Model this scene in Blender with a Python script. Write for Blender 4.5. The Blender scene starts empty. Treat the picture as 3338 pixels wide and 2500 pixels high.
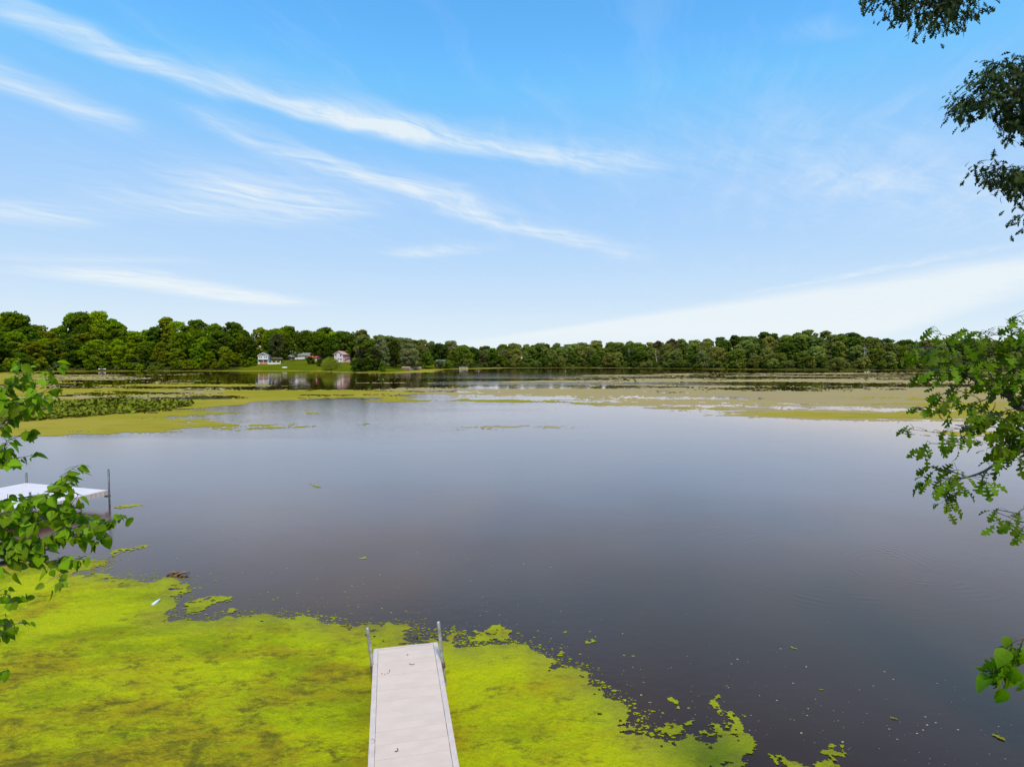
import bpy, math, random
import numpy as np
from mathutils import Vector, Matrix

random.seed(7)
rng = np.random.default_rng(11)
R = math.radians
scene = bpy.context.scene
col = scene.collection

# ------------------------------------------------------------------ camera
F_PX, CX, CY, CAM_H = 1850.0, 1669.0, 1250.0, 6.0
PITCH = math.atan(80.0 / F_PX)
cam_data = bpy.data.cameras.new("camera")
cam_data.sensor_width = 36.0
cam_data.lens = 36.0 * F_PX / 3338.0
cam_data.clip_start = 0.05
cam_data.clip_end = 20000
cam = bpy.data.objects.new("camera", cam_data)
cam.location = (0, 0, CAM_H)
cam.rotation_euler = (R(90) - PITCH, 0, 0)
col.objects.link(cam)
scene.camera = cam

def ray(px, py):
    u = (px - CX) / F_PX; v = (CY - py) / F_PX
    return Vector((u, math.cos(PITCH) + v * math.sin(PITCH), -math.sin(PITCH) + v * math.cos(PITCH)))
def on_plane(px, py, z=0.0):
    d = ray(px, py); t = (z - CAM_H) / d.z
    return Vector((d.x * t, d.y * t, z))
def at_depth(px, py, depth):
    d = ray(px, py); t = depth / d.y
    return Vector((d.x * t, depth, CAM_H + d.z * t))
def cloud_xy(px, py):
    d = ray(px, py); return (d.x / d.z, d.y / d.z)

# ------------------------------------------------------------------ light and colour management
SUN_EL, SUN_AZ = R(56), R(168)          # azimuth clockwise from +Y
SKY_STRENGTH = 0.15
scene.view_settings.view_transform = 'Standard'
scene.view_settings.look = 'None'
scene.view_settings.gamma = 1.0
scene.view_settings.use_curve_mapping = False
scene.view_settings.exposure = 0.4
scene.cycles.max_bounces = 6
scene.cycles.transparent_max_bounces = 6
scene.cycles.use_denoising = True

sun_d = bpy.data.lights.new("sun", 'SUN')
sun_d.energy = 2.9
sun_d.angle = R(9.0)
sun_d.color = (1.0, 0.87, 0.72)
sun = bpy.data.objects.new("sun", sun_d)
sdir = Vector((math.sin(SUN_AZ) * math.cos(SUN_EL), math.cos(SUN_AZ) * math.cos(SUN_EL), math.sin(SUN_EL)))
sun.rotation_euler = sdir.to_track_quat('Z', 'Y').to_euler()
sun.location = (30, -30, 60)
col.objects.link(sun)

class NT:
    """small node-tree helper"""
    def __init__(self, tree):
        self.t = tree; self.n = tree.nodes; self.l = tree.links
    def node(self, kind, **kw):
        nd = self.n.new(kind)
        for k, v in kw.items(): setattr(nd, k, v)
        return nd
    def put(self, sock, val):
        if val is None: return
        if isinstance(val, bpy.types.NodeSocket): self.l.new(val, sock)
        else: sock.default_value = val
    def m(self, op, a, b=None, c=None, clamp=False):
        nd = self.node('ShaderNodeMath', operation=op, use_clamp=clamp)
        self.put(nd.inputs[0], a); self.put(nd.inputs[1], b); self.put(nd.inputs[2], c)
        return nd.outputs[0]
    def vm(self, op, a, b=None, scale=None):
        nd = self.node('ShaderNodeVectorMath', operation=op)
        self.put(nd.inputs[0], a); self.put(nd.inputs[1], b)
        if scale is not None: self.put(nd.inputs['Scale'], scale)
        return nd.outputs['Value'] if op in ('DOT_PRODUCT', 'LENGTH', 'DISTANCE') else nd.outputs['Vector']
    def xyz(self, x, y, z=0.0):
        nd = self.node('ShaderNodeCombineXYZ')
        self.put(nd.inputs[0], x); self.put(nd.inputs[1], y); self.put(nd.inputs[2], z)
        return nd.outputs[0]
    def sep(self, v):
        nd = self.node('ShaderNodeSeparateXYZ'); self.put(nd.inputs[0], v); return nd.outputs
    def noise(self, v, scale, detail=3, rough=0.55, out='Fac', dist=0.0):
        nd = self.node('ShaderNodeTexNoise'); self.put(nd.inputs['Vector'], v)
        nd.inputs['Scale'].default_value = scale; nd.inputs['Detail'].default_value = detail
        nd.inputs['Roughness'].default_value = rough; nd.inputs['Distortion'].default_value = dist
        return nd.outputs['Fac' if out == 'Fac' else 'Color']
    def step(self, v, a, b, lo=0.0, hi=1.0):
        nd = self.node('ShaderNodeMapRange', interpolation_type='SMOOTHSTEP')
        self.put(nd.inputs[0], v); nd.inputs[1].default_value = a; nd.inputs[2].default_value = b
        nd.inputs[3].default_value = lo; nd.inputs[4].default_value = hi
        return nd.outputs[0]
    def mix(self, fac, a, b, blend='MIX'):
        nd = self.node('ShaderNodeMix', data_type='RGBA', blend_type=blend)
        self.put(nd.inputs[0], fac); self.put(nd.inputs[6], a); self.put(nd.inputs[7], b)
        return nd.outputs[2]
    def bump(self, h, strength=0.5, dist=0.1):
        nd = self.node('ShaderNodeBump')
        self.put(nd.inputs['Height'], h); self.put(nd.inputs['Strength'], strength); nd.inputs['Distance'].default_value = dist
        return nd.outputs[0]
    def pos(self):
        return self.node('ShaderNodeNewGeometry').outputs['Position']

# ------------------------------------------------------------------ world: daylight sky with cirrus on a cloud plane
world = bpy.data.worlds.new("World")
scene.world = world
world.use_nodes = True
world.cycles.sampling_method = 'MANUAL'
world.cycles.sample_map_resolution = 512
world.node_tree.nodes.clear()
w = NT(world.node_tree)
sky = w.node('ShaderNodeTexSky', sky_type='NISHITA')
sky.sun_disc = False
sky.sun_elevation = SUN_EL
sky.sun_rotation = SUN_AZ
sky.altitude = 250
sky.air_density = 1.0
sky.dust_density = 0.6
sky.ozone_density = 2.0
skyc = w.mix(1.0, sky.outputs[0], (0.63, 1.35, 1.55, 1), 'MULTIPLY')
skyc = w.mix(1.0, skyc, (1.15, 2.70, 5.0, 1), 'DARKEN')
gd = w.node('ShaderNodeTexCoord').outputs['Generated']
dx, dy, dz = w.sep(gd)[0:3]
dzc = w.m('MAXIMUM', dz, 0.012)
P0 = w.xyz(w.m('DIVIDE', dx, dzc), w.m('DIVIDE', dy, dzc))
wn = w.noise(P0, 0.9, 3, 0.6, out='Color')
P = w.vm('ADD', P0, w.vm('SCALE', w.vm('SUBTRACT', wn, (0.5, 0.5, 0.5)), scale=0.55))
# one fibrous texture, drawn out along the wind aloft, shared by all the wisps
PU = w.vm('DOT_PRODUCT', P, (0.80, 0.60, 0)); PV = w.vm('DOT_PRODUCT', P, (-0.60, 0.80, 0))
fib = w.noise(w.xyz(w.m('MULTIPLY', PU, 0.9), w.m('MULTIPLY', PV, 4.6), 3.7), 1.6, 6, 0.68, dist=0.5)
fib2 = w.noise(w.xyz(w.m('ADD', w.m('MULTIPLY', PU, 2.0), w.m('MULTIPLY', PV, -2.6)), PV, 9.1), 2.0, 5, 0.66)
TEX = w.m('ADD', w.step(fib, 0.28, 0.72, 0.12, 0.85), w.step(fib2, 0.3, 0.75, 0.0, 0.42))

def cirrus(a, b, w_up, w_dn, amp, seed, fade=(0.12, 0.2)):
    """a, b: ends in photo pixels; the wisp lies between the two points of the cloud plane; widths in pixels at its middle"""
    A = Vector(cloud_xy(*a)); B = Vector(cloud_xy(*b)); D = B - A; L = D.length; D = D / L
    N = Vector((-D.y, D.x))
    mid = ((a[0] + b[0]) / 2, (a[1] + b[1]) / 2)
    M0 = Vector(cloud_xy(*mid))
    up = (Vector(cloud_xy(mid[0], mid[1] - w_up)) - M0).dot(N); dn = (Vector(cloud_xy(mid[0], mid[1] + w_dn)) - M0).dot(N)
    sgn = 1.0 if up > 0 else -1.0
    q = w.vm('SUBTRACT', P, (A.x, A.y, 0))
    u = w.vm('DOT_PRODUCT', q, (D.x / L, D.y / L, 0)); v = w.vm('DOT_PRODUCT', q, (N.x * sgn, N.y * sgn, 0))
    mu = w.step(v, -0.3 * abs(dn), abs(up), 1.0, 0.0)
    md = w.step(v, -abs(dn), 0.25 * abs(up), 0.0, 1.0)
    e0 = w.step(u, -0.05, fade[0] * 1.6); e1 = w.step(u, 1.0 - fade[1] * 1.6, 1.05, 1.0, 0.0)
    k = w.m('MULTIPLY', w.m('MULTIPLY', mu, md), w.m('MULTIPLY', e0, e1))
    return w.m('MULTIPLY', k, amp)

wisps = [
    cirrus((-250, -70), (820, 350), 74, 55, 1.0, 1, (0.1, 0.2)),
    cirrus((450, 190), (1300, 455), 148, 47, 0.55, 2, (0.3, 0.2)),
    cirrus((560, 262), (1400, 450), 55, 43, 0.95, 3, (0.2, 0.2)),
    cirrus((1000, 360), (2150, 585), 117, 48, 1.15, 4, (0.15, 0.2)),
    cirrus((600, 360), (1350, 640), 55, 47, 0.75, 5, (0.15, 0.2)),
    cirrus((850, 490), (2150, 865), 86, 55, 1.0, 6, (0.15, 0.3)),
    cirrus((-250, 190), (480, 450), 101, 58, 0.95, 7, (0.1, 0.25)),
    cirrus((430, 540), (1200, 720), 133, 58, 0.95, 8, (0.3, 0.15)),
    cirrus((100, 640), (1100, 722), 101, 62, 0.75, 9, (0.35, 0.15)),
    cirrus((-300, 650), (420, 740), 74, 55, 1.1, 10, (0.1, 0.4)),
    cirrus((200, 866), (1000, 1000), 52, 44, 2.2, 11, (0.1, 0.2)),
    cirrus((1220, 835), (1720, 795), 39, 27, 0.8, 12, (0.2, 0.4)),
    cirrus((2430, 145), (2820, 75), 47, 39, 0.3, 13, (0.4, 0.4)),
    cirrus((-100, 845), (700, 846), 31, 23, 0.6, 14, (0.3, 0.3)),
    cirrus((-300, 300), (1700, 800), 330, 260, 0.12, 15, (0.2, 0.3)),
    cirrus((2400, 560), (3100, 640), 70, 47, 0.3, 16, (0.4, 0.4)),
    cirrus((1700, 250), (3900, 700), 420, 330, 0.46, 17, (0.3, 0.2)),
    cirrus((2300, 985), (3500, 760), 20, 23, 0.8, 18, (0.3, 0.2)),
]
# broad sheet low in the sky to the right: a band of the cloud plane between two edges
def halfplane(a, b, soft, flip):
    A = Vector(cloud_xy(*a)); B = Vector(cloud_xy(*b)); D = (B - A).normalized(); N = Vector((-D.y, D.x)) * flip
    q = w.vm('SUBTRACT', P, (A.x, A.y, 0))
    v = w.vm('DOT_PRODUCT', q, (N.x, N.y, 0))
    return w.step(v, -soft, soft)
A1 = halfplane((1560, 1110), (3300, 845), 0.75, 1)
A2 = halfplane((2800, 1120), (3330, 955), 0.7, -1)
sheet = w.m('MULTIPLY', w.m('MULTIPLY', A1, A2), w.step(fib, 0.2, 0.65, 0.72, 1.0))
mask = wisps[0]
for k in wisps[1:]: mask = w.m('ADD', mask, k)
mask = w.m('MULTIPLY', w.m('MULTIPLY', mask, TEX), 0.85)
mask = w.m('ADD', mask, w.step(fib2, 0.45, 0.85, 0.0, 0.10))
mask = w.m('MAXIMUM', mask, w.m('MULTIPLY', sheet, 0.95))
mask = w.m('MULTIPLY', mask, w.step(dz, 0.005, 0.05), clamp=True)
mask = w.m('MINIMUM', mask, 0.88)
# pale summer haze towards the horizon
hz = w.m('MULTIPLY', w.m('POWER', w.m('SUBTRACT', 1.0, w.m('DIVIDE', w.m('MAXIMUM', dz, 0.0), 0.56), clamp=True), 2.3), 1.0)
hazy = w.mix(hz, skyc, (4.15, 4.62, 4.72, 1))
hazy = w.mix(mask, hazy, (4.25, 4.62, 4.80, 1))
bg = w.node('ShaderNodeBackground'); bg.inputs['Strength'].default_value = SKY_STRENGTH
w.l.new(hazy, bg.inputs['Color'])
wo = w.node('ShaderNodeOutputWorld'); w.l.new(bg.outputs[0], wo.inputs['Surface'])

# ------------------------------------------------------------------ helpers: noise, polygons, meshes, tags
def _hash(ix, iy, seed):
    n = (ix.astype(np.int64) * 374761393 + iy.astype(np.int64) * 668265263 + seed * 1274126177) & 0xffffffff
    n = ((n ^ (n >> 13)) * 1103515245) & 0xffffffff
    n = ((n ^ (n >> 15)) * 2246822519) & 0xffffffff
    return ((n ^ (n >> 16)) & 0xffffff) / float(0xffffff)
def vnoise(x, y, seed=0):
    ix = np.floor(x); iy = np.floor(y); fx = x - ix; fy = y - iy
    fx = fx * fx * (3 - 2 * fx); fy = fy * fy * (3 - 2 * fy)
    a = _hash(ix, iy, seed); b = _hash(ix + 1, iy, seed); c = _hash(ix, iy + 1, seed); d = _hash(ix + 1, iy + 1, seed)
    return (a * (1 - fx) + b * fx) * (1 - fy) + (c * (1 - fx) + d * fx) * fy
def fbm(x, y, seed=0, octaves=4, gain=0.5):
    s = 0; a = 1.0; t = 0
    for o in range(octaves):
        s = s + a * (vnoise(x * 2 ** o + 17.3 * o, y * 2 ** o - 9.1 * o, seed + o) - 0.5); t += a; a *= gain
    return s / t * 2
def poly_sd(x, y, poly):
    """signed distance, positive inside"""
    x = np.asarray(x, float); y = np.asarray(y, float)
    d2 = np.full(x.shape, 1e18); inside = np.zeros(x.shape, bool); n = len(poly)
    for i in range(n):
        ax, ay = poly[i]; bx, by = poly[(i + 1) % n]
        ex, ey = bx - ax, by - ay; ll = ex * ex + ey * ey + 1e-12
        t = np.clip(((x - ax) * ex + (y - ay) * ey) / ll, 0, 1)
        d2 = np.minimum(d2, (x - ax - t * ex) ** 2 + (y - ay - t * ey) ** 2)
        c = ((ay > y) != (by > y)) & (x < ex * (y - ay) / (ey + 1e-12) + ax)
        inside ^= c
    d = np.sqrt(d2)
    return np.where(inside, d, -d)

def tag(o, label=None, cat=None, group=None, kind=None):
    if label: o["label"] = label
    if cat: o["category"] = cat
    if group: o["group"] = group
    if kind: o["kind"] = kind
    return o
def link(name, mesh, mat=None, parent=None, smooth=False):
    o = bpy.data.objects.new(name, mesh); col.objects.link(o)
    if mat and not mesh.materials: mesh.materials.append(mat)
    if parent: o.parent = parent
    if smooth: mesh.polygons.foreach_set('use_smooth', [True] * len(mesh.polygons))
    return o
def empty(name, loc=(0, 0, 0), rz=0.0):
    o = bpy.data.objects.new(name, None); o.location = loc; o.rotation_euler = (0, 0, rz); col.objects.link(o); return o
def np_mesh(name, verts, faces):
    me = bpy.data.meshes.new(name)
    verts = np.asarray(verts, dtype=np.float32); faces = np.asarray(faces, dtype=np.int32)
    nv, nf, k = len(verts), len(faces), faces.shape[1]
    me.vertices.add(nv); me.vertices.foreach_set('co', verts.ravel())
    me.loops.add(nf * k); me.loops.foreach_set('vertex_index', faces.ravel())
    me.polygons.add(nf); me.polygons.foreach_set('loop_start', np.arange(nf, dtype=np.int32) * k)
    me.update(calc_edges=True); me.validate()
    return me

class MB:
    """collects boxes, prisms, tubes -> one mesh"""
    def __init__(self): self.v = []; self.f = []
    def quad(self, pts):
        b = len(self.v); self.v += [tuple(p) for p in pts]; self.f.append(tuple(range(b, b + len(pts)))); return self
    def box(self, x0, x1, y0, y1, z0, z1):
        b = len(self.v)
        self.v += [(x0, y0, z0), (x1, y0, z0), (x1, y1, z0), (x0, y1, z0), (x0, y0, z1), (x1, y0, z1), (x1, y1, z1), (x0, y1, z1)]
        self.f += [tuple(b + i for i in q) for q in ((0, 3, 2, 1), (4, 5, 6, 7), (0, 1, 5, 4), (1, 2, 6, 5), (2, 3, 7, 6), (3, 0, 4, 7))]
        return self
    def prism(self, prof, y0, y1):
        """profile of (x, z) points, extruded along y"""
        b = len(self.v); n = len(prof)
        self.v += [(p[0], y0, p[1]) for p in prof] + [(p[0], y1, p[1]) for p in prof]
        self.f.append(tuple(b + i for i in range(n))); self.f.append(tuple(b + n + i for i in reversed(range(n))))
        for i in range(n):
            j = (i + 1) % n; self.f.append((b + j, b + i, b + n + i, b + n + j))
        return self
    def tube(self, pts, radii, sides=6, cap=True):
        pts = [Vector(p) for p in pts]; rings = []
        prev = None
        for i, p in enumerate(pts):
            d = (pts[min(i + 1, len(pts) - 1)] - pts[max(i - 1, 0)])
            d = d.normalized() if d.length > 1e-9 else Vector((0, 0, 1))
            ref = prev if prev is not None else (Vector((1, 0, 0)) if abs(d.x) < 0.8 else Vector((0, 1, 0)))
            n1 = (ref - d * ref.dot(d)).normalized(); n2 = d.cross(n1); prev = n1
            r = radii[i] if hasattr(radii, '__len__') else radii
            b = len(self.v)
            for s in range(sides):
                a = 2 * math.pi * s / sides
                self.v.append(tuple(p + n1 * (r * math.cos(a)) + n2 * (r * math.sin(a))))
            rings.append(b)
        for k in range(len(rings) - 1):
            for s in range(sides):
                t = (s + 1) % sides
                self.f.append((rings[k] + s, rings[k] + t, rings[k + 1] + t, rings[k + 1] + s))
        if cap:
            self.f.append(tuple(rings[0] + s for s in reversed(range(sides))))
            self.f.append(tuple(rings[-1] + s for s in range(sides)))
        return self
    def build(self, name, mat, parent=None, smooth=False):
        me = bpy.data.meshes.new(name); me.from_pydata(self.v, [], self.f); me.update()
        return link(name, me, mat, parent, smooth)

# ------------------------------------------------------------------ materials
MATS = {}
def pbr(name, base, rough=0.7, var=0.12, scale=3.0, bump=0.0, bscale=20.0, metal=0.0, coords='object'):
    if name in MATS: return MATS[name]
    m = bpy.data.materials.new(name); m.use_nodes = True
    t = NT(m.node_tree); b = t.n['Principled BSDF']
    c = t.vm('ADD', t.node('ShaderNodeTexCoord').outputs['Object'], t.vm('SCALE', (37.0, 23.0, 11.0), scale=t.node('ShaderNodeObjectInfo').outputs['Random']))
    n = t.noise(c, scale, 5, 0.6)
    lo = tuple(x * (1 - var * 1.6) for x in base) + (1,); hi = tuple(min(1, x * (1 + var)) for x in base) + (1,)
    t.l.new(t.mix(t.step(n, 0.3, 0.7), lo, hi), b.inputs['Base Color'])
    b.inputs['Roughness'].default_value = rough; b.inputs['Metallic'].default_value = metal
    if bump: t.l.new(t.bump(t.noise(c, bscale, 4, 0.6), bump, 0.02), b.inputs['Normal'])
    MATS[name] = m; return m

def leaf_mat(name, base=None, trans=0.35, rough=0.55, var=0.45, use_obj=False, spec=0.3):
    """foliage: colour varies leaf by leaf; a part of the light comes through the blade"""
    m = bpy.data.materials.new(name); m.use_nodes = True
    t = NT(m.node_tree); b = t.n['Principled BSDF']; out = t.n['Material Output']
    rnd = t.node('ShaderNodeNewGeometry').outputs['Random Per Island']
    oi = t.node('ShaderNodeObjectInfo')
    c0 = oi.outputs['Color'] if use_obj else tuple(base) + (1,)
    if not use_obj: rnd = t.m('FRACT', t.m('ADD', rnd, oi.outputs['Random']))
    big = t.noise(t.node('ShaderNodeTexCoord').outputs['Object'], 0.35 if use_obj else 3.0, 3, 0.6)
    val = t.m('ADD', t.m('MULTIPLY', rnd, var), t.m('MULTIPLY', big, 0.5))
    val = t.m('ADD', val, 1.0 - var * 0.5 - 0.25)
    hsv = t.node('ShaderNodeHueSaturation')
    t.put(hsv.inputs['Color'], c0)
    t.put(hsv.inputs['Value'], val)
    t.put(hsv.inputs['Hue'], t.m('ADD', 0.5 - 0.012, t.m('MULTIPLY', rnd, 0.024)))
    t.l.new(hsv.outputs[0], b.inputs['Base Color'])
    b.inputs['Roughness'].default_value = rough
    b.inputs['Specular IOR Level'].default_value = spec
    tr = t.node('ShaderNodeBsdfTranslucent')
    th = t.mix(1.0, hsv.outputs[0], (1.15, 1.1, 0.5, 1), 'MULTIPLY')
    t.l.new(th, tr.inputs['Color'])
    mx = t.node('ShaderNodeMixShader'); mx.inputs[0].default_value = trans
    t.l.new(b.outputs[0], mx.inputs[1]); t.l.new(tr.outputs[0], mx.inputs[2])
    t.l.new(mx.outputs[0], out.inputs['Surface'])
    return m

M_FOL = leaf_mat('far_foliage', trans=0.45, var=0.5, use_obj=True, spec=0.0)
M_BARK = pbr('bark', (0.10, 0.085, 0.07), 0.9, 0.3, 6, 0.6, 25)
M_PALEBARK = pbr('pale_bark', (0.34, 0.31, 0.27), 0.9, 0.25, 4)
M_WHITE = pbr('white_paint', (0.72, 0.71, 0.70), 0.6, 0.06, 2)
M_GREYW = pbr('grey_siding', (0.60, 0.60, 0.63), 0.7, 0.08, 2)
M_DGREY = pbr('grey_gable', (0.23, 0.20, 0.22), 0.8, 0.15, 3)
M_ROOFG = pbr('grey_shingle', (0.17, 0.16, 0.17), 0.9, 0.2, 5)
M_ROOFR = pbr('red_shingle', (0.64, 0.13, 0.11), 0.85, 0.25, 3)
M_ROOFP = pbr('pink_metal_roof', (0.62, 0.36, 0.36), 0.6, 0.15, 3)
M_MAROON = pbr('maroon_trim', (0.17, 0.035, 0.05), 0.7, 0.15, 3)
M_BRICK = pbr('orange_brick', (0.52, 0.22, 0.13), 0.85, 0.2, 6)
M_DARK = pbr('dark_glass', (0.025, 0.024, 0.03), 0.25, 0.1, 2)
M_DWOOD = pbr('dark_wood', (0.06, 0.05, 0.05), 0.85, 0.2, 4)
M_BEIGE = pbr('beige_siding', (0.52, 0.45, 0.38), 0.75, 0.12, 3)
M_PINKW = pbr('pale_pink_siding', (0.68, 0.58, 0.57), 0.75, 0.1, 3)
M_TAN = pbr('tan_canvas', (0.60, 0.47, 0.38), 0.8, 0.12, 2)
M_BROWNH = pbr('brown_hull', (0.22, 0.10, 0.09), 0.6, 0.15, 2)
M_BLUEV = pbr('blue_plastic', (0.10, 0.16, 0.30), 0.5, 0.1, 2)
M_TYRE = pbr('tyre_rubber', (0.03, 0.03, 0.03), 0.9, 0.1, 4)
M_CAR = pbr('white_car_paint', (0.74, 0.74, 0.78), 0.3, 0.04, 2)
M_STONE = pbr('pale_stone', (0.42, 0.40, 0.37), 0.9, 0.25, 2, 0.5, 8)

def m_ground():
    m = bpy.data.materials.new('grassy_ground'); m.use_nodes = True
    t = NT(m.node_tree); b = t.n['Principled BSDF']; p = t.pos()
    x, y = t.sep(p)[0:2]
    n1 = t.noise(p, 0.09, 4, 0.6); n2 = t.noise(p, 1.3, 5, 0.7)
    lawn = t.mix(t.step(n1, 0.35, 0.68), (0.085, 0.115, 0.005, 1), (0.130, 0.140, 0.008, 1))
    lawn = t.mix(t.step(n2, 0.35, 0.75, 0.0, 0.55), lawn, (0.060, 0.085, 0.005, 1))
    floor = t.mix(t.step(n1, 0.35, 0.65), (0.030, 0.040, 0.008, 1), (0.055, 0.062, 0.012, 1))
    # mown lawns lie round the cottages, woodland litter elsewhere
    wob = t.m('MULTIPLY', t.m('SUBTRACT', n1, 0.5), 24.0)
    xw = t.m('ADD', x, wob)
    k = t.m('MULTIPLY', t.step(xw, -150.0, -138.0), t.step(xw, -48.0, -34.0, 1.0, 0.0))
    t.l.new(t.mix(k, floor, lawn), b.inputs['Base Color']); b.inputs['Roughness'].default_value = 0.95
    b.inputs['Specular IOR Level'].default_value = 0.0
    t.l.new(t.bump(n2, 0.6, 0.3), b.inputs['Normal'])
    return m

def m_water():
    m = bpy.data.materials.new('lake_water'); m.use_nodes = True
    t = NT(m.node_tree); b = t.n['Principled BSDF']; p = t.pos()
    x, y = t.sep(p)[0:2]
    t.n.remove(b)
    silt_tint_noise = t.noise(p, 0.12, 4, 0.6)
    body = t.node('ShaderNodeBsdfDiffuse')
    t.l.new(t.mix(t.step(silt_tint_noise, 0.35, 0.7), (0.036, 0.012, 0.003, 1), (0.044, 0.017, 0.006, 1)), body.inputs['Color'])
    gloss = t.node('ShaderNodeBsdfGlossy'); t.l.new(t.mix(t.step(t.m('ADD', y, t.m('MULTIPLY', silt_tint_noise, 12.0)), 14.0, 36.0), (1.0, 0.62, 0.47, 1), (1.0, 0.87, 0.83, 1)), gloss.inputs['Color'])   # reflected sky warmed by a painted tint, stronger near, to mute its blue
    t.l.new(t.step(y, 22.0, 75.0, 0.17, 0.03), gloss.inputs['Roughness'])   # fine capillary waves off the near shore
    fres = t.node('ShaderNodeLayerWeight'); fres.inputs['Blend'].default_value = 0.5
    ffac = t.m('ADD', t.m('MULTIPLY', t.m('POWER', fres.outputs['Facing'], 2.75), 0.995), 0.004, clamp=True)
    mixs = t.node('ShaderNodeMixShader'); t.l.new(ffac, mixs.inputs[0]); t.l.new(body.outputs[0], mixs.inputs[1]); t.l.new(gloss.outputs[0], mixs.inputs[2])
    t.l.new(mixs.outputs[0], t.n['Material Output'].inputs['Surface'])
    # wind: where the breeze touches the lake the surface is wrinkled, elsewhere it is glassy
    wob = t.m('MULTIPLY', t.m('SUBTRACT', t.noise(t.vm('MULTIPLY', p, (0.35, 1.0, 1.0)), 0.11, 4, 0.6), 0.5), 16.0)
    yw = t.m('ADD', y, wob)
    near_band = t.m('MULTIPLY', t.step(yw, 40.0, 42.5), t.step(yw, 74.0, 100.0, 1.0, 0.0))
    near_band = t.m('MULTIPLY', near_band, t.step(t.m('ADD', x, t.m('MULTIPLY', wob, 1.5)), -12.0, 14.0, 1.0, 0.15))
    wob2 = t.m('MULTIPLY', t.m('SUBTRACT', t.noise(t.vm('MULTIPLY', p, (0.3, 1.0, 1.0)), 0.022, 4, 0.6), 0.5), 60.0)
    y2 = t.m('ADD', y, wob2)
    xm = t.m('MULTIPLY', t.step(t.m('ADD', x, wob2), -115.0, -60.0), t.step(t.m('ADD', x, wob2), 40.0, 110.0, 1.0, 0.0))
    far1 = t.m('MULTIPLY', t.m('MULTIPLY', t.step(y2, 172.0, 180.0), t.step(y2, 250.0, 268.0, 1.0, 0.0)), xm)
    xm2 = t.m('MULTIPLY', t.step(t.m('ADD', x, wob2), -45.0, 5.0), t.step(x, 30.0, 70.0, 1.0, 0.0))
    far2 = t.m('MULTIPLY', t.m('MULTIPLY', t.step(y2, 128.0, 134.0), t.step(y2, 150.0, 156.0, 1.0, 0.0)), xm2)
    wind = t.m('MAXIMUM', near_band, t.m('MAXIMUM', far1, far2))
    rip = t.noise(t.vm('MULTIPLY', p, (0.8, 1.25, 1.0)), 3.2, 3, 0.55, dist=0.4)
    swell = t.noise(p, 0.55, 2, 0.5)
    # rings spreading from where a fish or bird broke the surface
    ctr = on_plane(2960, 1850); ctr2 = on_plane(2700, 1830)
    def rings(c, k, r0, r1):
        r = t.vm('LENGTH', t.vm('SUBTRACT', p, (c.x, c.y, 0)))
        return t.m('MULTIPLY', t.m('MULTIPLY', t.m('SINE', t.m('MULTIPLY', r, k)), t.step(r, r0 * 0.75, r0)), t.step(r, r1, r1 * 1.5, 1.0, 0.0))
    rg = t.m('ADD', rings(ctr, 26.0, 1.1, 1.9), rings(ctr2, 22.0, 2.0, 2.9))
    h = t.m('ADD', t.m('MULTIPLY', rip, t.m('ADD', t.m('MULTIPLY', wind, 0.010), t.step(t.noise(t.vm('MULTIPLY', p, (0.5, 1.0, 1.0)), 0.14, 4, 0.6), 0.42, 0.66, 0.0008, 0.0042))), t.m('MULTIPLY', swell, 0.0025))
    h = t.m('ADD', h, t.m('MULTIPLY', rg, t.m('MULTIPLY', t.step(t.noise(p, 0.55, 3, 0.6), 0.48, 0.66), 0.0009)))
    nd = t.node('ShaderNodeBump'); nd.inputs['Strength'].default_value = 1.0; nd.inputs['Distance'].default_value = 1.0
    t.l.new(h, nd.inputs['Height'])
    for q in (gloss, fres): t.l.new(nd.outputs[0], q.inputs['Normal'])
    return m

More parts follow.
